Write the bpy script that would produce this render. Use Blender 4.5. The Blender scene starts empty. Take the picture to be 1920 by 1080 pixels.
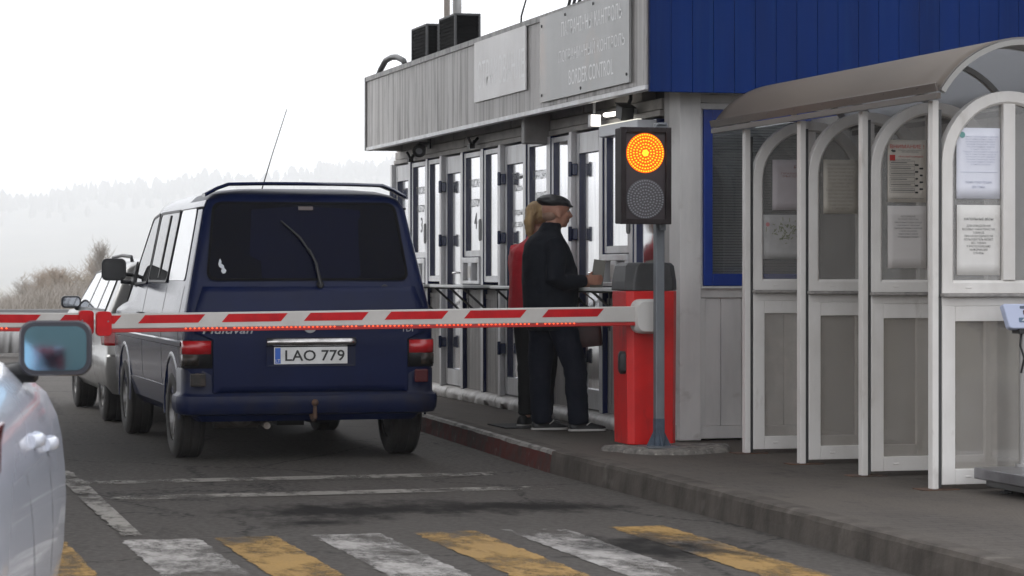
import bpy, math, random, os
from mathutils import Vector, Matrix, noise
random.seed(7)
SC = bpy.context.scene
COL = SC.collection
PI = math.pi
R_ = math.radians

# ------------------------------------------------------------------ camera frame (lane runs along +Y)
F = 4800.0; CH = 1.35; HY = 511.0
TH = math.atan(1310 / F); S = math.sin(TH); C = math.cos(TH)
cam_d = bpy.data.cameras.new('camera'); cam = bpy.data.objects.new('camera', cam_d); COL.objects.link(cam)
cam.location = (0, 0, CH); cam.rotation_euler = (PI / 2, 0, -TH)
cam_d.sensor_width = 36; cam_d.lens = 36 * F / 1920; cam_d.shift_y = -(540 - HY) / 1920
cam_d.clip_start = .1; cam_d.clip_end = 20000
cam_d.dof.use_dof = True; cam_d.dof.focus_distance = 18.0; cam_d.dof.aperture_fstop = 9
SC.camera = cam

# ------------------------------------------------------------------ materials
def nt_new(name):
    m = bpy.data.materials.new(name); m.use_nodes = True
    nt = m.node_tree; b = nt.nodes['Principled BSDF']
    return m, nt, b
def noise_fac(nt, scale, stretch, lo, hi, detail=6, rough=.6, seed=0, coord='Object'):
    N = nt.nodes; L = nt.links
    tc = N.new('ShaderNodeTexCoord'); mp = N.new('ShaderNodeMapping'); mp.inputs['Scale'].default_value = stretch
    mp.inputs['Location'].default_value = (seed, seed * .7, seed * .3)
    L.new(tc.outputs[coord], mp.inputs[0])
    nz = N.new('ShaderNodeTexNoise'); nz.inputs['Scale'].default_value = scale; nz.inputs['Detail'].default_value = detail
    nz.inputs['Roughness'].default_value = rough
    L.new(mp.outputs[0], nz.inputs['Vector'])
    mr = N.new('ShaderNodeMapRange'); mr.inputs[1].default_value = lo; mr.inputs[2].default_value = hi
    L.new(nz.outputs[0], mr.inputs[0])
    return mr.outputs[0], nz
def mixc(nt, fac, a, b):
    n = nt.nodes.new('ShaderNodeMix'); n.data_type = 'RGBA'
    def put(sock, v):
        if hasattr(v, 'is_output') or hasattr(v, 'links'): nt.links.new(v, sock)
        else: sock.default_value = (v[0], v[1], v[2], 1) if len(v) == 3 else v
    if hasattr(fac, 'links'): nt.links.new(fac, n.inputs[0])
    else: n.inputs[0].default_value = fac
    put(n.inputs[6], a); put(n.inputs[7], b)
    return n.outputs[2]
def M(name, col, rough=.5, metal=0, col2=None, scale=4, lo=.4, hi=.65, stretch=(1, 1, 1), bump=0, bscale=60, bstretch=(1, 1, 1),
      coat=0, spec=.5, ior=1.5, col3=None, scale3=30, lo3=.5, hi3=.7, stretch3=(1, 1, 1), rvar=0, emit=None, estr=0, seed=0):
    m, nt, b = nt_new(name)
    b.inputs['Base Color'].default_value = (*col, 1); b.inputs['Roughness'].default_value = rough
    b.inputs['Metallic'].default_value = metal; b.inputs['IOR'].default_value = ior
    b.inputs['Specular IOR Level'].default_value = spec
    if coat: b.inputs['Coat Weight'].default_value = coat; b.inputs['Coat Roughness'].default_value = .06
    c = col
    if col2:
        f, nz = noise_fac(nt, scale, stretch, lo, hi, seed=seed)
        c = mixc(nt, f, col, col2)
        if rvar:
            mr = nt.nodes.new('ShaderNodeMapRange'); mr.inputs[3].default_value = rough; mr.inputs[4].default_value = rough + rvar
            nt.links.new(f, mr.inputs[0]); nt.links.new(mr.outputs[0], b.inputs['Roughness'])
    if col3:
        f3, _ = noise_fac(nt, scale3, stretch3, lo3, hi3, seed=seed + 3)
        c = mixc(nt, f3, c, col3)
    if c is not col: nt.links.new(c, b.inputs['Base Color'])
    if bump:
        f, nz = noise_fac(nt, bscale, bstretch, 0, 1, detail=4, seed=seed + 9)
        bp = nt.nodes.new('ShaderNodeBump'); bp.inputs['Strength'].default_value = bump; bp.inputs['Distance'].default_value = .01
        nt.links.new(f, bp.inputs['Height']); nt.links.new(bp.outputs[0], b.inputs['Normal'])
    if emit: b.inputs['Emission Color'].default_value = (*emit, 1); b.inputs['Emission Strength'].default_value = estr
    return m
def GLASS(name, tint, ior=1.5, rough=0.0, film=None, film_f=.0):
    """sheet glass: transparent where you look through it, mirror by Fresnel; optional pale dusty film"""
    m = bpy.data.materials.new(name); m.use_nodes = True; nt = m.node_tree; nt.nodes.clear(); N = nt.nodes; L = nt.links
    out = N.new('ShaderNodeOutputMaterial'); mx = N.new('ShaderNodeMixShader'); fr = N.new('ShaderNodeFresnel')
    ge = N.new('ShaderNodeNewGeometry'); im = N.new('ShaderNodeMapRange'); im.inputs[3].default_value = ior; im.inputs[4].default_value = 1 / ior   # same pane seen from either side
    L.new(ge.outputs['Backfacing'], im.inputs[0]); L.new(im.outputs[0], fr.inputs[0])
    tr = N.new('ShaderNodeBsdfTransparent'); tr.inputs[0].default_value = (*tint, 1)
    gl = N.new('ShaderNodeBsdfGlossy'); gl.inputs['Roughness'].default_value = rough; gl.inputs[0].default_value = (1, 1, 1, 1)
    base = tr.outputs[0]
    if film:
        df = N.new('ShaderNodeBsdfDiffuse'); df.inputs[0].default_value = (*film, 1); m2 = N.new('ShaderNodeMixShader')
        f, _ = noise_fac(nt, 3, (1, 1, 1), .3, .7); mr = N.new('ShaderNodeMapRange'); mr.inputs[3].default_value = film_f * .7; mr.inputs[4].default_value = film_f * 1.3
        L.new(f, mr.inputs[0]); L.new(mr.outputs[0], m2.inputs[0]); L.new(tr.outputs[0], m2.inputs[1]); L.new(df.outputs[0], m2.inputs[2]); base = m2.outputs[0]
    L.new(fr.outputs[0], mx.inputs[0]); L.new(base, mx.inputs[1]); L.new(gl.outputs[0], mx.inputs[2]); L.new(mx.outputs[0], out.inputs[0])
    return m
def EMIT(name, col, st):
    m = bpy.data.materials.new(name); m.use_nodes = True; nt = m.node_tree; nt.nodes.clear()
    o = nt.nodes.new('ShaderNodeOutputMaterial'); e = nt.nodes.new('ShaderNodeEmission'); e.inputs[0].default_value = (*col, 1); e.inputs[1].default_value = st
    nt.links.new(e.outputs[0], o.inputs[0]); return m

# ------------------------------------------------------------------ things
def tag(o, label=None, cat=None, group=None, kind=None):
    if label: o['label'] = label
    if cat: o['category'] = cat
    if group: o['group'] = group
    if kind: o['kind'] = kind
    return o
WL = {}
def thing(name, label, cat, loc=(0, 0, 0), group=None, rz=0):
    o = bpy.data.objects.new(name, None); COL.objects.link(o); o.location = loc; o.rotation_euler = (0, 0, rz); o.empty_display_size = .1
    WL[o.name] = Vector(loc); return tag(o, label, cat, group)
def copy_tree(o, parent=None):
    c = o.copy(); COL.objects.link(c); c.parent = parent
    for ch in o.children: copy_tree(ch, c)
    return c

class MB:
    """collects shapes, links them as ONE mesh object"""
    def __init__(s): s.v = []; s.f = []; s.m = []; s.mi = 0
    def add(s, vs, fs, mi=None):
        b = len(s.v); s.v += [Vector(p) for p in vs]; k = s.mi if mi is None else mi
        for f in fs: s.f.append([b + i for i in f]); s.m.append(k)
        return s
    def box(s, x0, x1, y0, y1, z0, z1, mi=None):
        v = [(x, y, z) for z in (z0, z1) for x, y in ((x0, y0), (x1, y0), (x1, y1), (x0, y1))]
        return s.add(v, [(3, 2, 1, 0), (4, 5, 6, 7), (0, 1, 5, 4), (1, 2, 6, 5), (2, 3, 7, 6), (3, 0, 4, 7)], mi)
    def obox(s, c, ax, ay, az, mi=None):
        c = Vector(c); ax = Vector(ax); ay = Vector(ay); az = Vector(az)
        v = [c + sx * ax + sy * ay + sz * az for sz in (-1, 1) for sx, sy in ((-1, -1), (1, -1), (1, 1), (-1, 1))]
        return s.add(v, [(3, 2, 1, 0), (4, 5, 6, 7), (0, 1, 5, 4), (1, 2, 6, 5), (2, 3, 7, 6), (3, 0, 4, 7)], mi)
    def prism(s, poly, vec, mi=None):
        n = len(poly); vec = Vector(vec); a = [Vector(p) for p in poly]; b = [p + vec for p in a]
        nrm = Vector((0, 0, 0))
        for i in range(n): nrm += a[i].cross(a[(i + 1) % n])
        fl = nrm.dot(vec) < 0
        fs = [list(range(n)), list(range(2 * n - 1, n - 1, -1))] + [((i + 1) % n, i, n + i, n + (i + 1) % n) for i in range(n)]
        if not fl: fs = [f[::-1] if True else f for f in fs]
        return s.add(a + b, fs, mi)
    def rings(s, rs, cap0=True, cap1=True, closed=True, mi=None):
        n = len(rs[0]); v = [p for r in rs for p in r]; fs = []
        for i in range(len(rs) - 1):
            for j in range(n if closed else n - 1):
                k = (j + 1) % n; fs.append((i * n + j, i * n + k, (i + 1) * n + k, (i + 1) * n + j))
        if cap0: fs.append(list(range(n))[::-1])
        if cap1: fs.append([(len(rs) - 1) * n + j for j in range(n)])
        return s.add(v, fs, mi)
    def tube(s, pts, rad, n=8, caps=True, mi=None, closed=False):
        pts = [Vector(p) for p in pts]; m = len(pts)
        if not hasattr(rad, '__len__'): rad = [rad] * m
        rs = []; up = None
        for i, p in enumerate(pts):
            if closed: t = (pts[(i + 1) % m] - pts[i - 1]).normalized()
            else: t = (pts[min(i + 1, m - 1)] - pts[max(i - 1, 0)]).normalized()
            if up is None:
                up = Vector((0, 0, 1)) if abs(t.z) < .9 else Vector((1, 0, 0))
            a = t.cross(up).normalized(); b = a.cross(t).normalized(); up = b
            r = rad[i]
            ra, rb = r if hasattr(r, '__len__') else (r, r)
            rs.append([p + math.cos(2 * PI * j / n) * ra * a + math.sin(2 * PI * j / n) * rb * b for j in range(n)])
        rs = [r[::-1] for r in rs]
        if closed: rs.append(rs[0]); return s.rings(rs, False, False, mi=mi)
        return s.rings(rs, caps, caps, mi=mi)
    def lathe(s, prof, c, ax, n=32, mi=None, cap=True):
        ax = Vector(ax).normalized(); c = Vector(c); u = ax.orthogonal().normalized(); w = ax.cross(u)
        rs = [[c + a * ax + r * (math.cos(2 * PI * j / n) * u + math.sin(2 * PI * j / n) * w) for j in range(n)] for a, r in prof]
        return s.rings(rs, cap, cap, mi=mi)
    def ell(s, c, r, nu=12, nv=8, mi=None, rot=None):
        c = Vector(c); rs = []
        for i in range(1, nv):
            t = PI * i / nv
            ring = [Vector((r[0] * math.sin(t) * math.cos(2 * PI * j / nu), r[1] * math.sin(t) * math.sin(2 * PI * j / nu), -r[2] * math.cos(t))) for j in range(nu)]
            if rot: ring = [rot @ p for p in ring]
            rs.append([c + p for p in ring])
        return s.rings(rs, mi=mi)
    def grid(s, fn, nu, nv, mi=None):
        v = [fn(i / nu, j / nv) for j in range(nv + 1) for i in range(nu + 1)]; w = nu + 1
        return s.add(v, [(j * w + i, j * w + i + 1, (j + 1) * w + i + 1, (j + 1) * w + i) for j in range(nv) for i in range(nu)], mi)
    def build(s, name, mat, parent=None, world=False, origin=None, smooth=None, bevel=0, seg=2, solid=0):
        off = Vector((0, 0, 0))
        if world and parent is not None:
            p = parent
            while p.parent: p = p.parent
            off = WL[p.name]
        if origin is not None: off = Vector(origin)
        me = bpy.data.meshes.new(name); me.from_pydata([p - off for p in s.v], [], s.f); me.validate()
        mats = mat if isinstance(mat, (list, tuple)) else [mat]
        for q in mats: me.materials.append(q)
        if len(mats) > 1:
            for i, p in enumerate(me.polygons): p.material_index = s.m[i]
        o = bpy.data.objects.new(name, me); COL.objects.link(o)
        if parent is not None: o.parent = parent
        elif origin is not None: o.location = origin
        if smooth:
            for p in me.polygons: p.use_smooth = True
            if smooth is not True: me.set_sharp_from_angle(angle=R_(smooth))
        if solid:
            m = o.modifiers.new('thick', 'SOLIDIFY'); m.thickness = solid; m.offset = -1
        if bevel:
            m = o.modifiers.new('edge', 'BEVEL'); m.width = bevel; m.segments = seg; m.limit_method = 'ANGLE'; m.angle_limit = R_(40)
        return o
def carve(o, cutters, op='DIFFERENCE', smooth=40):
    for c in cutters:
        m = o.modifiers.new('cut', 'BOOLEAN'); m.operation = op; m.object = c; m.solver = 'EXACT'; m.material_mode = 'TRANSFER'
    bpy.context.view_layer.update()
    me = bpy.data.meshes.new_from_object(o.evaluated_get(bpy.context.evaluated_depsgraph_get()))
    o.modifiers.clear(); o.data = me
    for p in me.polygons: p.use_smooth = True
    me.set_sharp_from_angle(angle=R_(smooth))
    for c in cutters: bpy.data.objects.remove(c)
def text(name, body, mat, parent, pos, right, up, width=None, height=None, align='CENTER', depth=.0015, bold=0, origin=None, linesp=1.0, world=True, shear=0):
    """flat lettering standing proud of a face; pos = centre of the block, right/up = reading directions"""
    cu = bpy.data.curves.new('lettering', 'FONT'); cu.body = body; cu.align_x = align; cu.extrude = 0; cu.fill_mode = 'FRONT'; cu.offset = bold; cu.space_line = linesp; cu.resolution_u = 3; cu.shear = shear
    t = bpy.data.objects.new('lettering', cu); COL.objects.link(t)
    bpy.context.view_layer.update()
    me = bpy.data.meshes.new_from_object(t.evaluated_get(bpy.context.evaluated_depsgraph_get()))
    bpy.data.objects.remove(t); bpy.data.curves.remove(cu)
    xs = [v.co.x for v in me.vertices]; ys = [v.co.y for v in me.vertices]
    cx, cy = (min(xs) + max(xs)) / 2, (min(ys) + max(ys)) / 2; w, h = max(xs) - min(xs), max(ys) - min(ys)
    sx = width / w if width else None; sy = height / h if height else None
    sx = sx or sy; sy = sy or sx
    right = Vector(right).normalized(); up = Vector(up).normalized(); nrm = right.cross(up); pos = Vector(pos)
    off = Vector((0, 0, 0))
    if world and parent is not None:
        p = parent
        while p.parent: p = p.parent
        off = WL.get(p.name, p.location)
    vs = [pos + right * (v.co.x - cx) * sx + up * (v.co.y - cy) * sy + nrm * depth - off for v in me.vertices]; fs = [list(p.vertices) for p in me.polygons]
    bpy.data.meshes.remove(me); me = bpy.data.meshes.new(name); me.from_pydata(vs, [], fs); me.validate(); me.materials.append(mat)
    o = bpy.data.objects.new(name, me); COL.objects.link(o)
    if parent is not None: o.parent = parent
    return o
def rpoly(w, h, r, n=5, cx=0, cy=0):
    """rounded rectangle outline, counter-clockwise"""
    out = []
    for k, (sx, sy) in enumerate(((1, -1), (1, 1), (-1, 1), (-1, -1))):
        a0 = (-90 + 90 * k)
        for i in range(n + 1):
            a = R_(a0 + 90 * i / n); out.append((cx + sx * (w / 2 - r) + r * math.cos(a), cy + sy * (h / 2 - r) + r * math.sin(a)))
    return out

# ------------------------------------------------------------------ palette
GREY = M('light_grey_panel', (.50, .485, .47), .5, col2=(.36, .345, .33), scale=3, lo=.45, hi=.75, stretch=(3, 3, .4), bump=.05, bscale=8)
FASCIA = M('weathered_metal_panel', (.52, .50, .485), .45, metal=.12, col2=(.27, .25, .235), scale=2.4, lo=.46, hi=.66, stretch=(7, 7, .10),
           col3=(.13, .115, .105), scale3=3.5, lo3=.50, hi3=.74, stretch3=(2.2, 2.2, .30), bump=.08, bscale=5, bstretch=(3, 3, .3))
ALU = M('aluminium_trim', (.76, .76, .77), .38, metal=.25, col2=(.60, .59, .59), scale=6, stretch=(1, 1, .3))
WHITE_PVC = M('white_plastic_frame', (.72, .695, .665), .42, col2=(.58, .55, .515), scale=3, lo=.42, hi=.72, stretch=(1, 1, .5), col3=(.40, .365, .325), scale3=7, lo3=.60, hi3=.80, stretch3=(1, 1, .4), bump=.03, bscale=20)
BLUE = M('blue_painted_metal', (.012, .032, .16), .28, col2=(.010, .024, .12), scale=3)
BLUE_DK = M('dark_blue_frame', (.010, .016, .075), .25)
BLUE_FASCIA = M('blue_cladding', (.002, .022, .128), .6, spec=.08, col2=(.002, .016, .092), scale=1.6, lo=.38, hi=.7, stretch=(2.5, 2.5, .25), col3=(.005, .029, .125), scale3=7, lo3=.55, hi3=.8, stretch3=(3, 3, .12), bump=.04, bscale=3)
MIRROR = M('mirror_film_glass', (.90, .90, .91), .10, metal=1, col2=(.80, .80, .82), scale=4, stretch=(3, 3, .3), bump=.05, bscale=2.5, bstretch=(1, 4, .05))
BLACK = M('black_plastic', (.012, .012, .013), .45, bump=.05, bscale=200)
RUBBER = M('tyre_rubber', (.018, .017, .016), .8, col2=(.035, .031, .028), scale=5, bump=.25, bscale=40)
DKGREY = M('dark_grey_plastic', (.055, .055, .056), .42, col2=(.04, .04, .041), scale=8)
STEEL = M('galvanised_pole', (.19, .205, .22), .45, metal=.3, col2=(.14, .15, .165), scale=7, stretch=(1, 1, .3))
RUST = M('rusty_steel', (.11, .055, .03), .75, col2=(.05, .035, .028), scale=12, bump=.2, bscale=50)
PAPER = M('white_paper', (.74, .72, .69), .75, col2=(.64, .62, .585), scale=3, bump=.03, bscale=6)
PAPER_BL = M('bluish_white_paper', (.78, .79, .86), .6, col2=(.70, .71, .79), scale=3)
PAPER_OLD = M('aged_paper', (.55, .51, .455), .75, col2=(.44, .40, .345), scale=5)
PAPER_PINK = M('pinkish_paper', (.47, .43, .44), .75, col2=(.40, .36, .365), scale=3)
INK = M('grey_ink', (.17, .165, .16), .7)
INK_BK = M('black_ink', (.03, .03, .03), .7)
INK_RED = M('red_ink', (.45, .035, .03), .7)
INK_LT = M('faint_blue_ink', (.50, .52, .62), .7)
RED = M('red_powder_coat', (.66, .013, .012), .42, col2=(.52, .011, .010), scale=3, coat=.15, bump=.03, bscale=40, col3=(.24, .022, .018), scale3=9, lo3=.60, hi3=.78, stretch3=(1, 1, .35))
RED_ST = M('red_reflective_stripe', (.52, .010, .014), .5, spec=.2, col2=(.40, .008, .012), scale=9)
ARMW = M('arm_off_white', (.53, .505, .475), .42, col2=(.43, .405, .375), scale=5, lo=.4, hi=.8)
CHROME = M('chrome', (.75, .74, .72), .22, metal=1)
# ================================================================== setting
# --- sky and sun: bright overcast
W = bpy.data.worlds.new('World'); SC.world = W; W.use_nodes = True
wn = W.node_tree; bg = wn.nodes['Background']
SUN_EL, SUN_AZ = R_(48), R_(-40)        # high, ahead and to the left of the lane
sky = wn.nodes.new('ShaderNodeTexSky'); sky.sky_type = 'NISHITA'; sky.sun_disc = False
sky.sun_elevation = SUN_EL; sky.sun_rotation = SUN_AZ; sky.dust_density = 5; sky.air_density = 1
hs = wn.nodes.new('ShaderNodeHueSaturation'); hs.inputs['Saturation'].default_value = .06
mixn = wn.nodes.new('ShaderNodeMix'); mixn.data_type = 'RGBA'; mixn.inputs[0].default_value = .62; mixn.inputs[7].default_value = (15.4, 15.8, 16.7, 1)
wn.links.new(sky.outputs[0], hs.inputs['Color']); wn.links.new(hs.outputs[0], mixn.inputs[6]); wn.links.new(mixn.outputs[2], bg.inputs[0])
bg.inputs[1].default_value = float(os.environ.get('WS','.15'))
sd = bpy.data.lights.new('sun', 'SUN'); so = bpy.data.objects.new('sun', sd); COL.objects.link(so)
sd.energy = .55; sd.angle = R_(25); sd.color = (1, .97, .93)
dirv = Vector((math.sin(SUN_AZ) * math.cos(SUN_EL), math.cos(SUN_AZ) * math.cos(SUN_EL), math.sin(SUN_EL)))
so.rotation_euler = (-dirv).to_track_quat('-Z', 'Y').to_euler(); so.location = (-10, 20, 30)
SC.view_settings.view_transform = 'Standard'; SC.view_settings.look = 'None'; SC.view_settings.exposure = 0; SC.view_settings.gamma = 1
SC.cycles.max_bounces = 10; SC.cycles.transparent_max_bounces = 16; SC.cycles.volume_bounces = 3; SC.cycles.caustics_reflective = False; SC.cycles.caustics_refractive = False
SC.cycles.sample_clamp_indirect = 6

# --- ground, road
GROUND = M('dry_grass_ground', (.16, .14, .09), .9, col2=(.09, .085, .055), scale=.2, lo=.35, hi=.65)
def gz(Y): return -.012 if Y < 92 else (-.012 - 2.5 * (Y - 92) / 108 if Y < 200 else (-2.512 - 11.5 * (Y - 200) / 400 if Y < 600 else -14.012))
g = MB(); g.rings([[(x, Y, gz(Y)) for x in (-6000, 6000)] for Y in (-300, 92, 120, 160, 200, 300, 400, 500, 600, 2000, 6000)], False, False, closed=False)
tag(g.build('ground', GROUND), kind='structure')

ASPH, nt, b = nt_new('worn_asphalt')
b.inputs['Roughness'].default_value = .8; b.inputs['Specular IOR Level'].default_value = .12
f1, _ = noise_fac(nt, .7, (1, .35, 1), .35, .7)
c = mixc(nt, f1, (.070, .062, .056), (.046, .041, .037))
f2, _ = noise_fac(nt, 90, (1, 1, 1), .35, .75, detail=3)
c = mixc(nt, f2, c, (.085, .077, .070))
f5, _ = noise_fac(nt, 3.0, (1, .5, 1), .60, .74, seed=4)
c = mixc(nt, f5, c, (.034, .031, .029))
f6, _ = noise_fac(nt, 2.2, (1, .05, 1), .50, .70, seed=14)
c = mixc(nt, f6, c, (.052, .047, .043))
f7, _ = noise_fac(nt, 6, (1, .3, 1), .60, .66, seed=21, detail=8)
c = mixc(nt, f7, c, (.082, .075, .068))
# an oil patch with a ragged outline, and a smaller one beside it
def blob(nt, cx, cy, rx, ry, k):
    N = nt.nodes; L = nt.links
    tc = N.new('ShaderNodeTexCoord'); mp = N.new('ShaderNodeMapping'); mp.vector_type = 'POINT'
    mp.inputs['Location'].default_value = (-cx / rx, -cy / ry, 0); mp.inputs['Scale'].default_value = (1 / rx, 1 / ry, 0)
    L.new(tc.outputs['Object'], mp.inputs[0])
    ln = N.new('ShaderNodeVectorMath'); ln.operation = 'LENGTH'; L.new(mp.outputs[0], ln.inputs[0])
    nf, _ = noise_fac(nt, 5, (1, .55, 1), 0, 1, seed=k)
    a = N.new('ShaderNodeMath'); a.operation = 'MULTIPLY_ADD'; a.inputs[1].default_value = 2.6; L.new(nf, a.inputs[0]); L.new(ln.outputs['Value'], a.inputs[2])
    r = N.new('ShaderNodeMapRange'); r.inputs[1].default_value = 2.35; r.inputs[2].default_value = 1.55; L.new(a.outputs[0], r.inputs[0])
    return r.outputs[0]
for q in ((3.0, 14.25, .75, .5, 1), (3.95, 14.25, .62, .40, 5), (4.0, 11.9, .5, .65, 11)):
    c = mixc(nt, blob(nt, *q), c, (.022, .019, .018))
nt.links.new(c, b.inputs['Base Color'])
fb, _ = noise_fac(nt, 130, (1, 1, 1), 0, 1, detail=3)
vd, _ = noise_fac(nt, 1.3, (1, 1, 1), -.6, 1.6, seed=31)
tcv = nt.nodes.new('ShaderNodeTexCoord'); va = nt.nodes.new('ShaderNodeVectorMath'); va.operation = 'ADD'; nt.links.new(tcv.outputs['Object'], va.inputs[0]); nt.links.new(vd, va.inputs[1])
vo = nt.nodes.new('ShaderNodeTexVoronoi'); vo.feature = 'DISTANCE_TO_EDGE'; vo.inputs['Scale'].default_value = .42; nt.links.new(va.outputs[0], vo.inputs['Vector'])
vr = nt.nodes.new('ShaderNodeMapRange'); vr.inputs[1].default_value = .014; vr.inputs[2].default_value = .004; nt.links.new(vo.outputs['Distance'], vr.inputs[0])
c = mixc(nt, vr.outputs[0], c, (.022, .020, .019))
f8, _ = noise_fac(nt, 26, (1, .8, 1), .42, .62, detail=5, seed=40)
c = mixc(nt, f8, c, (.095, .086, .078))
for q in ((3.0, 14.3, .85, .55, 1), (3.95, 14.2, .75, .40, 5), (2.6, 13.6, .35, .25, 17), (4.0, 11.9, .5, .65, 11)):
    c = mixc(nt, blob(nt, *q), c, (.010, .009, .008))
nt.links.new(c, b.inputs['Base Color'])
bp = nt.nodes.new('ShaderNodeBump'); bp.inputs['Strength'].default_value = .6; bp.inputs['Distance'].default_value = .008
nt.links.new(fb, bp.inputs['Height']); nt.links.new(bp.outputs[0], b.inputs['Normal'])
r = MB(); r.add([(-30, -20, 0), (14, -20, 0), (14, 75, 0), (-30, 75, 0)], [(0, 1, 2, 3)])
tag(r.build('road', ASPH), kind='structure')

def PAINT(name, col, lo, hi, seed, edge=.10):
    """road paint that has flaked: where it is gone the asphalt below shows"""
    m, nt, b = nt_new(name); N = nt.nodes; L = nt.links; b.inputs['Roughness'].default_value = .65
    fA, _ = noise_fac(nt, 3.0, (1, .45, 1), lo, hi, detail=10, rough=.75, seed=seed)
    fB, _ = noise_fac(nt, 1.1, (1, .7, 1), .35, .7, seed=seed + 2)
    fC, _ = noise_fac(nt, 70, (1, 1, 1), .50, .68, detail=4, seed=seed + 4)
    c = mixc(nt, fB, col, tuple(x * .66 for x in col)); c = mixc(nt, fC, c, tuple(x * .55 for x in col))
    if 'crossing' in name: c = mixc(nt, blob(nt, 4.0, 11.9, .5, .65, 11), c, (.03, .027, .025))
    L.new(c, b.inputs['Base Color'])
    tc = N.new('ShaderNodeTexCoord'); sp = N.new('ShaderNodeSeparateXYZ'); L.new(tc.outputs['Generated'], sp.inputs[0])
    def mth(op, a, b2=None):
        n = N.new('ShaderNodeMath'); n.operation = op
        for i, v in enumerate((a, b2)):
            if v is None: continue
            if hasattr(v, 'links'): L.new(v, n.inputs[i])
            else: n.inputs[i].default_value = v
        return n.outputs[0]
    def edge_d(o, k): return mth('MULTIPLY', mth('MINIMUM', o, mth('SUBTRACT', 1.0, o)), k)
    e = mth('MINIMUM', edge_d(sp.outputs[0], 1.0), edge_d(sp.outputs[1], 6.0))
    fE, _ = noise_fac(nt, 14, (1, .6, 1), .25, .75, detail=6, seed=seed + 6)
    ed = mth('SUBTRACT', mth('MULTIPLY', fE, edge), e); ed = mth('GREATER_THAN', ed, 0)
    gone = mth('MAXIMUM', fA, ed)
    tr = N.new('ShaderNodeBsdfTransparent'); mx = N.new('ShaderNodeMixShader'); L.new(gone, mx.inputs[0]); L.new(b.outputs[0], mx.inputs[1]); L.new(tr.outputs[0], mx.inputs[2])
    L.new(mx.outputs[0], N['Material Output'].inputs[0]); return m
YEL = PAINT('yellow_crossing_paint', (.36, .205, .042), .44, .62, 2)
WHT = PAINT('white_crossing_paint', (.40, .375, .35), .42, .60, 5)
LINE = PAINT('worn_white_line', (.27, .25, .22), .46, .62, 8, .25)
def marking(name, mat, pts, z=.004):
    g = MB(); g.add([(x, y, z) for x, y in pts], [list(range(len(pts)))]); return tag(g.build(name, mat), kind='structure')
for i, (x0, x1, m) in enumerate(((-.36, -.02, YEL), (.12, .46, WHT), (.86, 1.24, YEL), (1.47, 1.90, WHT), (1.945, 2.30, YEL), (2.45, 2.84, WHT), (2.975, 3.35, YEL), (3.47, 3.83, WHT), (4.045, 4.38, YEL))):
    marking('crossing_stripe', m, [(x0, 8.9), (x1, 8.9), (x1, 12.97), (x0, 12.97)])
marking('stop_line', LINE, [(1.25, 15.22), (4.72, 15.30), (4.72, 15.56), (1.25, 15.48)])
marking('stop_line', LINE, [(1.25, 16.40), (4.74, 16.44), (4.74, 16.72), (1.25, 16.68)])
marking('lane_line', LINE, [(1.50, 13.0), (1.62, 13.0), (1.70, 17.6), (1.56, 17.6)], z=.008)
for k in range(5):
    marking('lane_line', WHT, [(1.38 - .03 * k, 27.6 + 4 * k), (1.52 - .03 * k, 27.6 + 4 * k), (1.52, 29.8 + 4 * k), (1.38, 29.8 + 4 * k)])
marking('give_way_bar', WHT, [(.2, 33.2), (2.2, 33.2), (2.2, 34.5), (.2, 34.5)], z=.006)
marking('give_way_bar', WHT, [(.5, 29.5), (2.5, 29.5), (2.5, 29.9), (.5, 29.9)], z=.008)

# --- pavement island with its kerb
KP = [(4.66, 2), (4.70, 8), (4.74, 10.3), (4.77, 12), (4.79, 14), (4.80, 15.4), (4.79, 16.55), (4.83, 17.6), (4.875, 18.5), (4.93, 19.8), (4.99, 21.2), (5.05, 23), (5.10, 25), (5.13, 27.8)]
WALK, nt, b = nt_new('pavement_slabs'); b.inputs['Roughness'].default_value = .85; b.inputs['Specular IOR Level'].default_value = .15
tc = nt.nodes.new('ShaderNodeTexCoord'); bk = nt.nodes.new('ShaderNodeTexBrick')
bk.inputs['Scale'].default_value = 1; bk.inputs['Brick Width'].default_value = .20; bk.inputs['Row Height'].default_value = .10; bk.inputs['Mortar Size'].default_value = .006
bk.inputs['Color1'].default_value = (.095, .083, .074, 1); bk.inputs['Color2'].default_value = (.078, .068, .060, 1); bk.inputs['Mortar'].default_value = (.052, .047, .043, 1)
nt.links.new(tc.outputs['Object'], bk.inputs[0])
f1, _ = noise_fac(nt, 1.6, (1, .4, 1), .38, .62, detail=9); c = mixc(nt, f1, bk.outputs[0], (.106, .091, .078))
f2, _ = noise_fac(nt, 60, (1, 1, 1), .45, .8, detail=3); c = mixc(nt, f2, c, (.055, .049, .045))
f3, _ = noise_fac(nt, 4, (1, .5, 1), .62, .75, seed=6); c = mixc(nt, f3, c, (.036, .032, .029))
nt.links.new(c, b.inputs['Base Color'])
fb, _ = noise_fac(nt, 45, (1, 1, 1), 0, 1); bp = nt.nodes.new('ShaderNodeBump'); bp.inputs['Strength'].default_value = .3; bp.inputs['Distance'].default_value = .008
nt.links.new(fb, bp.inputs['Height']); nt.links.new(bp.outputs[0], b.inputs['Normal'])
w = MB(); n = len(KP)
top = [(x + .13, y, .15) for x, y in KP] + [(13.5, 27.8, .15), (13.5, 2, .15)]
w.add(top, [list(range(len(top)))])
tag(w.build('pavement', WALK), kind='structure')
KERBM = M('concrete_kerb', (.098, .086, .075), .9, spec=.12, col2=(.056, .049, .043), scale=5, lo=.4, hi=.66, stretch=(1, 1, .5), col3=(.145, .13, .115), scale3=3, lo3=.6, hi3=.75, bump=.35, bscale=40)
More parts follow.
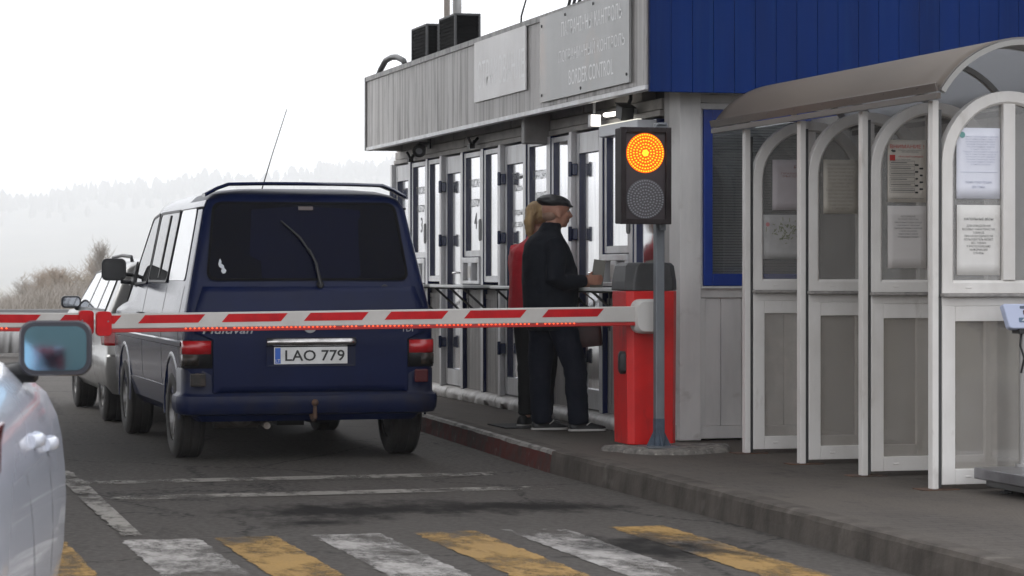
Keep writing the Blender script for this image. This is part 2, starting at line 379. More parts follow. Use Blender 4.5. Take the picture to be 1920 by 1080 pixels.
KERBR = M('worn_red_kerb_paint', (.105, .028, .024), .8, spec=.15, col2=(.07, .045, .04), scale=5, lo=.42, hi=.62, bump=.3, bscale=40, col3=(.15, .135, .12), scale3=8, lo3=.60, hi3=.72)
KERBT = M('scuffed_kerb_edge', (.24, .225, .205), .8, col2=(.12, .11, .10), scale=7, lo=.45, hi=.62, bump=.3, bscale=40)
def kerb(i0, i1, face, topm):
    pts = []
    for a, b2 in zip(KP[i0:i1], KP[i0 + 1:i1 + 1]):
        for k in range(8): pts.append((a[0] + (b2[0] - a[0]) * k / 8, a[1] + (b2[1] - a[1]) * k / 8))
    pts.append(KP[i1])
    g = MB(); rr = random.Random(i0)
    rows = []
    for x, y in pts:
        j = lambda s_: rr.uniform(-s_, s_)
        rows.append([(x - .012 + j(.003), y, -.02), (x - .004 + j(.003), y, .06), (x + .002 + j(.003), y, .125 + j(.004)), (x + .012 + j(.004), y, .146 + j(.003)), (x + .035, y, .153), (x + .13, y, .153), (x + .13, y, -.02)])
    nn = 7; vs = [p for r_ in rows for p in r_]; fs = []; ms = []
    for i in range(len(rows) - 1):
        for k in range(6):
            g.add([rows[i][k], rows[i + 1][k], rows[i + 1][k + 1], rows[i][k + 1]][::-1], [(0, 1, 2, 3)], 1 if k in (2, 3) else (2 if k == 4 else 0))
    g.add([rows[0][k] for k in range(7)], [list(range(7))], 0); g.add([rows[-1][k] for k in range(7)], [list(range(7))[::-1]], 0)
    return tag(g.build('kerb', [face, topm, KERBM]), kind='structure')
kerb(0, 6, KERBM, KERBM); kerb(6, 13, KERBR, KERBT)
# concrete foot of the barrier, ragged, with pebbles showing
PAD = M('rough_concrete_pebbles', (.20, .185, .165), .9, col2=(.10, .092, .083), scale=14, lo=.4, hi=.6, col3=(.30, .275, .24), scale3=20, lo3=.56, hi3=.66, bump=1.0, bscale=22)
g = MB(); cen = Vector((5.52, 16.35)); rows = []
for z, k in ((.14, 1.0), (.165, .985), (.182, .93), (.188, .7)):
    rows.append([(cen.x + k * (.46 if math.cos(a) > 0 else .37) * math.cos(a) * (1 + .10 * math.sin(5 * a) + .06 * math.sin(9 * a + 1)), cen.y + k * .40 * math.sin(a) * (1 + .08 * math.sin(4 * a + 2)), z + .006 * math.sin(7 * a)) for a in [2 * PI * i / 40 for i in range(40)]])
g.rings(rows); tag(g.build('concrete_footing', PAD, smooth=50), 'low ragged concrete pad with pebbles under the red barrier cabinet', 'concrete pad')
# --- far hills in the mist with their forest
HILL = M('hill_woodland', (.055, .060, .045), .95, col2=(.10, .095, .07), scale=.01)
def ridge(a):           # height of the skyline (m at 3 km) by bearing
    return 188 + 34 * math.tanh((a - .145) / .09) + 7 * math.sin(a * 23 + 2) + 6 * math.sin(a * 61) + 4 * math.sin(a * 140)
g = MB(); A0, A1, NA = R_(-75), R_(75), 150
rows = []
for t, k in ((0, 0), (.35, .25), (.7, .62), (.9, .9), (1.0, 1.0), (1.12, 1.0), (1.4, .3)):
    dd = 2600 + 1750 * t
    rows.append([(dd * math.sin(A0 + (A1 - A0) * i / NA), dd * math.cos(A0 + (A1 - A0) * i / NA), -16 + k * (ridge(A0 + (A1 - A0) * i / NA) - 24)) for i in range(NA + 1)])
g.rings(rows, False, False, closed=False)
tag(g.build('hills', HILL, smooth=True), kind='structure')
g = MB(); rr = random.Random(3)
for i in range(4600):
    a = rr.uniform(R_(-30), R_(42)); t = 1.03 - abs(rr.gauss(0, .10))
    k = .25 + (1 - .25) * max(0, (t - .35) / .65); dd = 2600 + 1750 * t; z = -16 + k * (ridge(a) - 24) - 4
    h = rr.uniform(14, 30); w_ = h * rr.uniform(.14, .24); x, y = dd * math.sin(a), dd * math.cos(a)
    con = rr.random() < .6
    prof = ((0, .75), (.35, 1), (.7, .55), (1, .04)) if con else ((0, .6), (.4, 1.3), (.75, 1.2), (1, .35))
    n_ = 5; ph = rr.random() * 6
    g.rings([[(x + w_ * q * math.cos(ph + 2 * PI * j / n_) * rr.uniform(.75, 1.2), y + w_ * q * math.sin(ph + 2 * PI * j / n_), z + h * p) for j in range(n_)] for p, q in prof], False, True)
tag(g.build('forest', M('misty_forest', (.035, .045, .032), .95, col2=(.075, .07, .05), scale=.02)), 'far conifer forest along the ridge fading into the mist', 'forest', kind='stuff')
# --- the misty air
hz = bpy.data.materials.new('mist'); hz.use_nodes = True; nt = hz.node_tree; nt.nodes.clear()
o_ = nt.nodes.new('ShaderNodeOutputMaterial'); pv = nt.nodes.new('ShaderNodeVolumePrincipled')
pv.inputs['Color'].default_value = (.98, .985, 1, 1); pv.inputs['Density'].default_value = .00042; pv.inputs['Anisotropy'].default_value = .35
nt.links.new(pv.outputs[0], o_.inputs['Volume'])
g = MB(); g.box(-5200, 5200, -120, 5400, -17.5, 260); tag(g.build('haze', hz), kind='stuff')

# --- bare bushes and small trees beyond the far lane
TWIG = [M('bare_twigs_tan', (.35, .285, .225), .9), M('bare_twigs_grey', (.32, .285, .25), .9), M('bare_twigs_olive', (.33, .285, .22), .9)]
BARK = M('bark', (.10, .085, .07), .9)
def bush(x, y, h, w, n, seed, mat, label, cat='bush', name='bare_bush', group='bare bushes beyond the fence'):
    rr = random.Random(seed); root = thing(name, label, cat, (x, y, 0), group)
    st = MB(); tw = MB(); h *= 1.15
    stems = 1 if cat == 'tree' else 9
    tips = []
    for k in range(stems):
        a = rr.uniform(0, 2 * PI); lean = rr.uniform(.0, .35) if stems > 1 else .03
        pts = [Vector((0, 0, 0))]
        for q in range(1, 5):
            pts.append(Vector((math.cos(a) * lean * w * q / 4 + rr.uniform(-.05, .05) * w, math.sin(a) * lean * w * q / 4 + rr.uniform(-.05, .05) * w, h * .75 * q / 4)))
        st.tube(pts, [h * .010, h * .008, h * .006, h * .004, h * .002], 5); tips.append(pts)
    for k in range(n):
        p = rr.choice(tips); t = rr.uniform(.25, 3.99); i = int(t); b0 = p[i].lerp(p[i + 1], t - i)
        a = rr.uniform(0, 2 * PI); up = rr.uniform(.25, 1.1); L = h * rr.uniform(.12, .34) * (1.15 - .12 * t)
        d = Vector((math.cos(a) * (w / h) * 1.3, math.sin(a) * (w / h) * 1.3, up)).normalized()
        e = b0 + d * L + Vector((0, 0, .08 * L)); rad = h * .0032
        tw.tube([b0, b0.lerp(e, .5) + Vector((rr.uniform(-1, 1), rr.uniform(-1, 1), 0)) * .05 * L, e], [rad, rad * .7, rad * .3], 3, caps=False)
        for q in range(4):
            b1 = b0.lerp(e, rr.uniform(.3, 1)); a2 = rr.uniform(0, 2 * PI); e1 = b1 + Vector((math.cos(a2) * .5, math.sin(a2) * .5, rr.uniform(.2, .9))) * L * rr.uniform(.3, .6)
            tw.tube([b1, e1], [rad * .6, rad * .2], 3, caps=False)
    st.build('trunk', BARK, root, smooth=True); tw.build('crown', mat, root)
    return root
def at(px, Y):
    t = (px - 960) / F; return Y * (S + t * C) / (C - t * S)
blist = [(-70, 150, 2.4, 4.4, 'grey bare bush at the left end of the row, beyond the ribbed barrier'), (20, 152, 1.7, 3.0, 'shortest grey shrub behind the white ribbed barrier'),
         (52, 160, 2.9, 3.4, 'grey bare bush just right of the shortest shrub'), (78, 155, 3.5, 3.6, 'tan bare bush next to the broadest bush'), (112, 150, 3.7, 4.2, 'broad tan rounded bush, the widest of the row'),
         (142, 158, 3.4, 3.4, 'olive bare bush left of the slender tree'), (168, 162, 3.4, 3.4, 'tan bush at the foot of the thin sapling'), (205, 158, 3.3, 3.8, 'grey bare bush behind the silver estate car roof'), (240, 165, 3.4, 3.8, 'bare bush half hidden behind the van door mirror')]
for i, (px, Y, h, w_, lab) in enumerate(blist):
    o = bush(at(px, Y), Y, h / 1.15, w_, 700, 20 + i, TWIG[(1, 1, 1, 0, 0, 2, 0, 1, 0)[i]], lab); o.location.z = gz(Y) - .05
o = bush(at(190, 165), 165, 4.7, 1.6, 420, 41, TWIG[1], 'slender bare tree rising above the bushes beside the estate car', 'tree', 'bare_tree', None); o.location.z = gz(165)
o = bush(at(174, 168), 168, 4.0, 1.3, 300, 43, TWIG[0], 'thin bare sapling just left of the slender bare tree', 'tree', 'bare_tree', None); o.location.z = gz(168)
# scrub and dry weeds filling the ground between the bushes
g = MB(); rr = random.Random(77)
for k in range(5200):
    Y = 78 + 110 * rr.random() ** 1.4; px = rr.uniform(-260, 330); x = at(px, Y); h = rr.uniform(.3, .85) * (1 + max(0, min(1, (px - 20) / 60)) * .5)
    for q in range(5):
        a = rr.uniform(0, 2 * PI); L = h * rr.uniform(.5, 1); e = Vector((x + math.cos(a) * L * .7, Y + math.sin(a) * L * .7, L + gz(Y))); b0 = Vector((x + rr.uniform(-.2, .2) * h, Y, gz(Y) - .02)); rad = h * .012
        g.tube([b0, b0.lerp(e, .6) + Vector((0, 0, .1 * L)), e], [rad, rad * .7, rad * .2], 3, caps=False)
tag(g.build('undergrowth', TWIG[1]), 'brown bare scrub and weeds between the ribbed barrier and the bushes', 'scrub', kind='stuff')
# --- white ribbed road barrier far left
RIB = M('white_ribbed_plastic', (.62, .61, .60), .5, col2=(.47, .455, .44), scale=3, stretch=(1, 1, .4))
rb = thing('ribbed_barrier', 'white ribbed road barrier across the far lane, seen below the left arm', 'road barrier', (1, 41.6, 0))
g = MB(); X0, X1 = -6.0, 4.6; nseg = 190
pf = []
for i in range(nseg + 1):
    x = X0 + (X1 - X0) * i / nseg; pf.append((x, 41.6 + .05 * math.cos(x * 2 * PI / .145) * (1 if math.cos(x * 2 * PI / .145) > -.4 else .6)))
g.rings([[(x, y, z) for x, y in pf] for z in (.06, .70)], False, False, closed=False)
g.build('panel', RIB, rb, world=True, smooth=True, solid=.02)
g = MB(); g.box(X0, X1, 41.5, 41.74, .70, .76); g.build('top_rail', M('grey_rail', (.22, .22, .22), .6), rb, world=True)
for k in range(6):
    g = MB(); x = X0 + .3 + k * (X1 - X0 - .6) / 5; g.box(x - .05, x + .05, 41.75, 41.85, 0, .74); g.build('post', STEEL, rb, world=True)
# --- unseen flat roof added above the lanes to shade the van, on columns
import os
CV = os.environ.get('CV', '13.5,27,-14,4.3,5.6').split(',')
cy0, cy1, cx0, cx1, cz = map(float, CV)
if cy1 > cy0:
    cp = thing('added_shade_canopy', 'unseen flat grey canopy added over the traffic lanes to shade the van', 'added canopy', ((cx0 + cx1) / 2, (cy0 + cy1) / 2, 0))
    g = MB(); g.box(cx0, cx1, cy0, cy1, cz, cz + .35); g.build('roof', M('added_canopy_sheet', (.20, .20, .205), .7), cp, world=True)
    for y in (cy0 + 1, cy1 - 1):
        for x in (cx0 + .5,):
            g = MB(); g.box(x - .15, x + .15, y - .15, y + .15, 0, cz); g.build('column', STEEL, cp, world=True)
# ================================================================== border booth (long building)
XW, YW, YE = 5.94, 17.23, 26.40        # street wall plane, end wall plane, far end
XF, YF, YFE = 5.565, 16.80, 26.15      # eave fascia
bo = thing('border_booth', 'long grey border control booth with blue doors and a deep blue end fascia', 'building', (XW, YW, .15))
core = M('booth_interior', (.10, .10, .10), .8)
g = MB(); g.box(XW + .12, 13.2, YW + .25, YE, .15, 3.28); g.build('core', core, bo, world=True)
SOFF = M('dark_soffit', (.085, .08, .078), .8, col2=(.05, .048, .046), scale=2)  # dark grey with a random darker mottle
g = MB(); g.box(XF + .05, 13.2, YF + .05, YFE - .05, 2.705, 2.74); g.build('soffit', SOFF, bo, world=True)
g = MB(); g.box(XF + .06, 13.2, YF + .06, YFE - .06, 3.30, 3.345); g.build('roof', M('roof_felt', (.10, .10, .10), .9), bo, world=True)
# street fascia: upright sheets with narrow uneven seams
g = MB(); y = YF + .055; rr = random.Random(5); k = 0
while y < YFE - .01:
    w_ = min(rr.choice((.16, .26, .34, .50)), YFE - y); pr = rr.choice((0, .001, .002))
    g.box(XF - pr, XF + .045, y, y + w_ - .002, 2.655, 3.335); y += w_
g.build('fascia_cladding', FASCIA, bo, world=True)
g = MB(); g.box(XF - .014, XF + .06, YF + .052, YFE, 3.337, 3.385); g.box(XF - .018, XF + .06, YFE - .02, YFE + .02, 2.62, 3.383); g.build('fascia_cap', M('grimy_cap_trim', (.30, .29, .28), .45, metal=.3, col2=(.14, .135, .13), scale=4, stretch=(1, 4, 1)), bo, world=True)
g = MB(); g.box(XF - .012, XF + .05, YF + .052, YFE - .022, 2.615, 2.652); g.build('fascia_bottom_trim', ALU, bo, world=True, bevel=.004)
g = MB(); g.box(XF + .062, 13.2, YFE - .012, YFE + .02, 2.62, 3.38); g.build('rear_fascia', GREY, bo, world=True)
# blue end fascia of upright boards
g = MB(); x = XF + .008
while x < 13.2:
    g.box(x, x + .152, YF, YF + .04, 2.60, 3.75); x += .155
g.box(XF + .02, 13.2, YF + .012, YF + .05, 2.604, 3.74)
g.build('end_fascia', BLUE_FASCIA, bo, world=True, bevel=.003)
# end wall: corner column, top boards, window, lower boards
ew = MB()
ew.box(XW + .0, 6.098, YW, YW + .24, .155, 2.70)
ew.box(6.10, 9.2, YW + .02, YW + .24, 2.515, 2.56); ew.box(6.10, 9.2, YW + .035, YW + .24, 2.563, 2.62); ew.box(6.10, 9.2, YW + .02, YW + .24, 2.623, 2.70)
ew.box(6.10, 6.118, YW + .02, YW + .24, 1.245, 2.513)
ew.box(6.10, 9.2, YW + .02, YW + .24, 1.17, 1.243)
ew.box(8.90, 9.2, YW + .02, YW + .24, 1.245, 2.513)
ew.box(6.10, 9.2, YW - .008, YW + .24, 1.235, 1.252)
x = 6.10; k = 0
rr = random.Random(2)
while x < 9.2:
    ew.box(x, x + .157, YW + .035, YW + .24, .255, 1.168); x += .16
ew.box(6.10, 9.2, YW + .02, YW + .24, .165, .253); ew.box(6.10, 6.14, YW + .022, YW + .05, .254, 1.168)
ew.box(9.2, 13.2, YW, YW + .24, .155, 2.70)
EW = M('end_wall_boards', (.74, .72, .70), .5, col2=(.60, .585, .57), scale=2.5, lo=.42, hi=.72, stretch=(2, 1, .5), col3=(.42, .39, .36), scale3=3, lo3=.60, hi3=.8, stretch3=(1, 1, 1.5), bump=.05, bscale=12)
ew.build('end_wall', EW, bo, world=True, bevel=.003, seg=1)
wf = MB(); X0, X1, Z0, Z1 = 6.12, 8.88, 1.256, 2.512
wf.box(X0, X0 + .065, YW - .004, YW + .10, Z0, Z1); wf.box(X1 - .065, X1, YW - .004, YW + .10, Z0, Z1)
wf.box(X0 + .066, X1 - .066, YW - .003, YW + .10, Z1 - .075, Z1); wf.box(X0 + .066, X1 - .066, YW - .003, YW + .10, Z0, Z0 + .085); wf.box(7.45, 7.52, YW, YW + .09, Z0 + .086, Z1 - .076)
bw = wf.build('end_window', M('bright_blue_window_frame', (.010, .045, .30), .35, col2=(.008, .035, .24), scale=4), bo, world=True, bevel=.004)
g = MB(); g.box(X0 + .066, X1 - .066, YW + .04, YW + .046, Z0 + .086, Z1 - .076); g.build('pane', GLASS('window_glass', (.85, .87, .88), 1.9), bw, world=True)
g = MB(); z = Z0 + .09
while z < Z1 - .09:
    g.obox(((X0 + X1) / 2, YW + .075, z), ((X1 - X0) / 2 - .07, 0, 0), (0, .007, -.0075), (0, .0004, .0004)); z += .0195
g.build('blind', M('grey_blind', (.62, .61, .60), .6), bw, world=True)

# --- street side: four modules, each a door and two service windows
CLAD = M('side_corrugated_panel', (.45, .43, .41), .5, col2=(.30, .285, .27), scale=3, lo=.42, hi=.75, stretch=(6, 6, .3), bump=.04, bscale=10)
HEAD = M('header_boards', (.40, .375, .35), .55, col2=(.24, .22, .205), scale=3, lo=.40, hi=.68, stretch=(1, 1.2, 3), bump=.05, bscale=12)
SKIRT = M('wrinkled_white_sheeting', (.50, .48, .46), .5, col2=(.32, .30, .285), scale=7, lo=.42, hi=.68, bump=.8, bscale=14)
hw = MB(); y = YW + .37
for a, b2 in ((17.60, 19.1), (19.11, 21.3), (21.31, 23.4), (23.41, YE)):
    hw.box(XW - .015, XW + .11, a, b2 - .008, 2.535, 2.615); hw.box(XW + .0, XW + .11, a + .5, b2 + .48 if b2 < 26 else b2, 2.622, 2.70)
hw.box(XW - .03, XW + .11, 17.60, YE, 2.485, 2.53)
hw.build('header_cladding', HEAD, bo, world=True, bevel=.004, seg=1)
g = MB(); g.box(XW + .002, XW + .119, YW + .245, 17.585, .155, 2.70); g.build('corner_panel', GREY, bo, world=True)
WTXT = {26.40: 'ТАМОЖНЯ\nCUSTOMS', 24.21: 'ТАМОЖНЯ\nCUSTOMS', 22.0: 'СТРАХОВАНИЕ\nINSURANCE', 19.79: None}
WNUM = {26.40: '3', 24.21: '4'}
DTXT = {22.0: 'Таможенный\nконтроль\n\nпрохода нет\nвход закрыт', 19.79: None}
TXT = M('window_lettering', (.30, .30, .31), .6); TXT2 = M('faded_window_lettering', (.38, .38, .39), .6)
for Yf in (26.40, 24.21, 22.0, 19.79):
    # aluminium pier at the far edge of the module
    g = MB(); g.box(XW - .065, XW + .11, Yf - .065, Yf, .255, 2.484); g.build('pier', ALU, bo, world=True, bevel=.004)
    # door
    y1, y0 = Yf - .075, Yf - .755
    d = MB()
    d.box(XW - .02, XW + .045, y1 - .075, y1, .27, 2.47); d.box(XW - .02, XW + .045, y0, y0 + .075, .27, 2.47)
    d.box(XW - .019, XW + .044, y0 + .076, y1 - .076, 2.30, 2.469); d.box(XW - .019, XW + .044, y0 + .076, y1 - .076, .271, .43)
    door = d.build('door', BLUE_DK, bo, world=True, bevel=.003)
    d = MB(); xx = XW - .0235
    d.box(xx, xx + .003, y1 - .07, y1 - .005, .275, 2.465); d.box(xx, xx + .003, y0 + .005, y0 + .07, .275, 2.465); d.box(xx + .001, xx + .004, y0 + .08, y1 - .08, 2.305, 2.465); d.box(xx + .001, xx + .004, y0 + .08, y1 - .08, .275, .425)
    d.build('facing', ALU, door, world=True)
    d = MB(); d.box(XW + .008, XW + .014, y0 + .074, y1 - .074, .43, 2.30); d.build('pane', MIRROR, door, world=True)
    for z in (.68, 1.66, 2.18):
        d = MB(); d.box(XW - .066, XW - .024, y1 - .045, y1 + .004, z - .05, z + .045); d.lathe([(-.06, .016), (.06, .016)], (XW - .078, y1 - .01, z), (0, 0, 1), 10)
        d.build('hinge', M('hinge_paint', (.02, .03, .09), .18), door, world=True, bevel=.008)
    d = MB(); d.box(XW - .035, XW - .022, y0 + .02, y0 + .055, 1.25, 1.42); d.tube([(XW - .03, y0 + .035, 1.35), (XW - .075, y0 + .035, 1.35), (XW - .078, y0 + .16, 1.345)], .010, 8); d.build('handle', CHROME, door, world=True)
    # transom text on the glass of one door
    if DTXT.get(Yf): text('lettering', DTXT[Yf], TXT2, door, (XW + .0075, (y0 + y1) / 2, 1.98), (0, -1, 0), (0, 0, 1), width=.40, height=.50, linesp=1.25)
    # windows
    wins = ((Yf - .86, Yf - 1.50, 1.555), (Yf - 1.60, Yf - 2.125, 1.32))
    f = MB()
    f.box(XW - .045, XW + .11, Yf - .855, Yf - .765, .255, 2.484)                 # post between door and first window
    f.build('post', BLUE_DK, bo, world=True, bevel=.003)
    f = MB(); f.box(XW - .0485, XW - .0455, Yf - .85, Yf - .77, .26, 2.48); f.build('post_facing', ALU, bo, world=True)
    for k, (a, b2, zb) in enumerate(wins):
        f = MB()
        f.box(XW - .03, XW + .06, a - .055, a, zb - .06, 2.47); f.box(XW - .03, XW + .06, b2, b2 + .055, zb - .06, 2.47)
        f.box(XW - .029, XW + .06, b2 + .056, a - .056, 2.42, 2.469); f.box(XW - .029, XW + .06, b2 + .056, a - .056, zb - .06, zb)
        win = f.build('service_window', BLUE_DK, bo, world=True, bevel=.003)
        f = MB(); f.box(XW - .0335, XW - .0305, a - .052, a - .003, zb - .055, 2.465); f.box(XW - .0335, XW - .0305, b2 + .003, b2 + .052, zb - .055, 2.465)
        f.box(XW - .0325, XW - .0295, b2 + .06, a - .06, 2.424, 2.465); f.box(XW - .0325, XW - .0295, b2 + .06, a - .06, zb - .055, zb - .004)
        f.build('facing', ALU, win, world=True)
        f = MB(); f.box(XW - .004, XW + .002, b2 + .054, a - .054, zb, 2.42); f.build('pane', MIRROR, win, world=True)
        if k == 0 and WTXT[Yf]:
            text('lettering', WTXT[Yf], TXT, win, (XW - .0045, (a + b2) / 2, 2.09), (0, -1, 0), (0, 0, 1), width=.46, height=.26, linesp=1.7)
            if Yf in WNUM: text('numeral', WNUM[Yf], TXT, win, (XW - .0045, (a + b2) / 2, 1.83), (0, -1, 0), (0, 0, 1), height=.15, bold=.01)
        if k == 1:
            f = MB(); f.prism([(XW - .05, (a + b2) / 2 + .36 + p, 1.74 + q) for p, q in rpoly(.085, .20, .03)], (.012, 0, 0)); f.build('latch', BLACK, win, world=True)
            f = MB(); f.prism([(XW + .015, a - .10 + p, 1.74 + q) for p, q in rpoly(.085, .20, .03)], (.012, 0, 0)); f.build('latch', M('grey_latch', (.12, .12, .125), .4), win, world=True)
    # between-window stile
    f = MB(); f.box(XW - .04, XW + .11, Yf - 1.595, Yf - 1.505, .255, 2.484); f.build('post', BLUE_DK, bo, world=True, bevel=.003)
    f = MB(); f.box(XW - .0435, XW - .0405, Yf - 1.59, Yf - 1.51, .26, 2.48); f.build('post_facing', ALU, bo, world=True)
    # document hatch under the first window
    a, b2, _ = wins[0]
    h = MB(); h.box(XW - .06, XW + .05, b2, a, 1.44, 1.49); h.box(XW - .06, XW + .05, b2, a, 1.245, 1.275); h.box(XW - .06, XW + .05, b2, b2 + .05, 1.276, 1.439); h.box(XW - .06, XW + .05, a - .05, a, 1.276, 1.439); h.box(XW - .06, XW + .05, b2 + .28, b2 + .40, 1.276, 1.439)
    hh = h.build('document_hatch', ALU, bo, world=True, bevel=.004)
    h = MB(); h.box(XW + .01, XW + .02, b2 + .05, a - .05, 1.276, 1.439); h.build('hatch_opening', BLACK, hh, world=True)
    h = MB(); h.box(XW - .065, XW - .06, b2 + .29, b2 + .39, 1.30, 1.41); h.build('notice', PAPER, hh, world=True)
    # shelf with two brackets
    sh = MB(); sh.box(XW - .36, XW - .005, wins[1][1] + .02, wins[0][0] + .04, 1.212, 1.237); shelf = sh.build('shelf', M('white_shelf', (.78, .78, .77), .35), bo, world=True, bevel=.005)
    for yb in (wins[1][1] + .12, wins[0][1] - .02, wins[0][0] - .08):
        s_ = MB(); s_.tube([(XW - .33, yb, 1.205), (XW - .02, yb, .93)], .011, 6); s_.tube([(XW - .34, yb, 1.205), (XW - .01, yb, 1.205)], .010, 6); s_.tube([(XW - .012, yb, 1.2), (XW - .012, yb, .90)], .010, 6)
        s_.build('bracket', DKGREY, shelf, world=True)
    # ribbed panel under the windows
    p = MB(); y = Yf - 2.185
    while y < Yf - .87:
        if not (Yf - 1.60 < y < Yf - 1.50): p.box(XW - .012, XW + .05, y, y + .038, .265, 1.10)
        y += .055
    p.box(XW + .0, XW + .08, Yf - 2.2, Yf - .86, .255, 1.20); p.box(XW - .014, XW + .05, Yf - 2.19, Yf - .87, 1.105, 1.15)
    p.build('lower_panel', CLAD, bo, world=True)
# skirting sheeting, slightly swollen and creased, in lengths
rr = random.Random(8); y = 17.30
while y < YE:
    L = min(rr.uniform(.55, 1.15), YE - y); g = MB(); nn = max(6, int(L / .05)); rs = []
    for i in range(nn + 1):
        yy = y + L * i / nn * .985; e = .02 * noise.noise((yy * 5, 0, 3)) + .012 * noise.noise((yy * 17, 2, 0))
        rs.append([(XW - .02, yy, .262), (XW - .075 - e, yy, .245 + e * .4), (XW - .10 - e, yy, .20), (XW - .085 + e, yy, .153), (XW + .1, yy, .153), (XW + .1, yy, .262)])
    g.rings(rs); g.build('skirting', SKIRT, bo, world=True, smooth=60); y += L
# ------------------------------------------------------------------ things fixed to the booth
xs = XF - .022
sg = thing('insurance_sign', 'pale metal sign with worn white insurance lettering on the grey fascia', 'sign', (xs, 20.75, 2.83))
g = MB(); g.box(xs, xs + .012, 19.90, 21.56, 2.825, 3.345); g.build('panel', M('pale_metal_sheet', (.80, .785, .775), .36, metal=.2, col2=(.62, .60, .585), scale=1.6, lo=.4, hi=.72, stretch=(1, 1, .8), bump=.05, bscale=3), sg, world=True)
text('lettering', 'СТРАХОВАНИЕ', M('worn_white_letters', (.86, .855, .85), .36, metal=.2), sg, (xs, 20.68, 3.05), (0, -1, 0), (0, 0, 1), width=1.5, height=.24, depth=.0007)
sg = thing('border_control_sign', 'dull grey metal sign with three faded lines reading border control', 'sign', (xs, 18.3, 2.69))
g = MB(); g.box(xs - .006, xs + .012, 17.16, 19.46, 2.69, 3.36); g.build('panel', M('dull_metal_sheet', (.36, .36, .355), .34, metal=.35, col2=(.26, .26, .255), scale=1.4, lo=.35, hi=.7, stretch=(1, 1.5, .4), col3=(.42, .36, .32), scale3=1.1, lo3=.58, hi3=.72, bump=.05, bscale=2), sg, world=True)
LT = M('faded_sign_letters', (.74, .74, .74), .34, metal=.3)
for z, t, w_ in ((3.215, 'ПАГРАНІЧНЫ КАНТРОЛЬ', 1.52), (3.02, 'ПОГРАНИЧНЫЙ КОНТРОЛЬ', 1.66), (2.83, 'BORDER CONTROL', 1.12)):
    text('lettering', t, LT, sg, (xs - .006, 18.09, z), (0, -1, 0), (0, 0, 1), width=w_, height=.115, depth=.0007)
for y, z in ((19.40, 3.29), (18.75, 3.32), (18.02, 3.33), (17.22, 3.32), (19.40, 2.745), (18.34, 2.73), (17.22, 2.75)):
    g = MB(); g.lathe([(0, .013), (.006, .010)], (xs - .006, y, z), (-1, 0, 0), 8); g.build('screw', BLACK, sg, world=True)
# roof boxes
LOUV = M('black_louvre', (.004, .004, .004), .8, spec=.1); CASE = M('dark_case_edge', (.06, .06, .06), .5)
for (x0, x1, y0, y1, zt, lab) in ((5.80, 5.935, 24.45, 25.10, 3.795, 'smaller black louvred box on the roof edge, left of the taller one'), (5.80, 6.055, 23.30, 23.93, 3.785, 'larger black louvred box on the roof edge beside the poles')):
    rbx = thing('louvred_box', lab, 'vent box', ((x0 + x1) / 2, (y0 + y1) / 2, 3.345), 'louvred boxes on the booth roof')
    g = MB(); g.box(x0 + .012, x1 - .012, y0 + .012, y1 - .012, 3.345, zt - .012); g.build('louvre', LOUV, rbx, world=True)
    g = MB(); t = .022
    for xx in (x0, x1 - t):
        for yy in (y0, y1 - t): g.box(xx, xx + t, yy, yy + t, 3.346, zt - t)
    g.box(x0, x1, y0, y1, zt - t + .001, zt); g.build('case', CASE, rbx, world=True, bevel=.003)
    g = MB(); z = 3.36
    while z < zt - .03:
        g.box(x0 + .004, x0 + .011, y0 + t, y1 - t, z, z + .012); g.box(x0 + t, x1 - t, y0 + .004, y0 + .011, z, z + .012); z += .035
    g.build('grille', M('grille_dark', (.005, .005, .005), .8, spec=.1), rbx, world=True)
for px, Y, r_, mt, lab in ((838, 26.9, .036, M('beige_pole', (.34, .30, .26), .5, col2=(.26, .22, .19), scale=3), 'beige upright pole behind the black roof boxes'), (857, 26.7, .052, M('grey_pole', (.36, .35, .34), .45, metal=.3, col2=(.24, .235, .23), scale=3), 'thicker grey upright pole right of the beige one')):
    X = at(px, Y); g = MB(); g.lathe([(0, r_ * 1.6), (.03, r_ * 1.6), (.035, r_), (6.5, r_ * .9)], (X, Y, 0), (0, 0, 1), 16)
    tag(g.build('mast', mt, origin=(X, Y, 0), smooth=40), lab, 'pole', 'poles behind the booth')
g = MB(); g.tube([(5.72, 20.70, 3.30), (5.72, 20.66, 3.5), (5.735, 20.3, 3.85)], [.010, .008, .005], 6)
tag(g.build('whip_antenna', BLACK, origin=(5.72, 20.7, 3.345)), 'thin slanting black antenna above the pale insurance sign', 'antenna')
g = MB(); g.tube([(5.66, 26.08, 3.36), (5.67, 25.95, 3.45), (5.68, 25.75, 3.53), (5.69, 25.5, 3.545), (5.70, 25.3, 3.53), (5.72, 25.1, 3.48), (5.74, 25.0, 3.37)], .03, 8)
tag(g.build('roof_hose', DKGREY, origin=(5.68, 25.5, 3.345), smooth=True), 'black hose arching over the far end of the booth roof', 'hose')
g = MB(); rr = random.Random(4)
for k in range(4):
    p0 = Vector((5.66, 18.75 + .12 * k, 3.37)); g.tube([p0, p0 + Vector((.02, -.1, .06 + .05 * k)), p0 + Vector((.03, -.3, .12 + .04 * k)), p0 + Vector((.02, -.55, .16 + .05 * k)), p0 + Vector((.05, -.7, .1))], .014, 6)
g.box(5.66, 5.80, 18.7, 19.0, 3.346, 3.40)
tag(g.build('roof_cables', DKGREY, origin=(5.7, 18.6, 3.345), smooth=40), 'dark bundle of cables on the roof edge above the border control sign', 'cables')
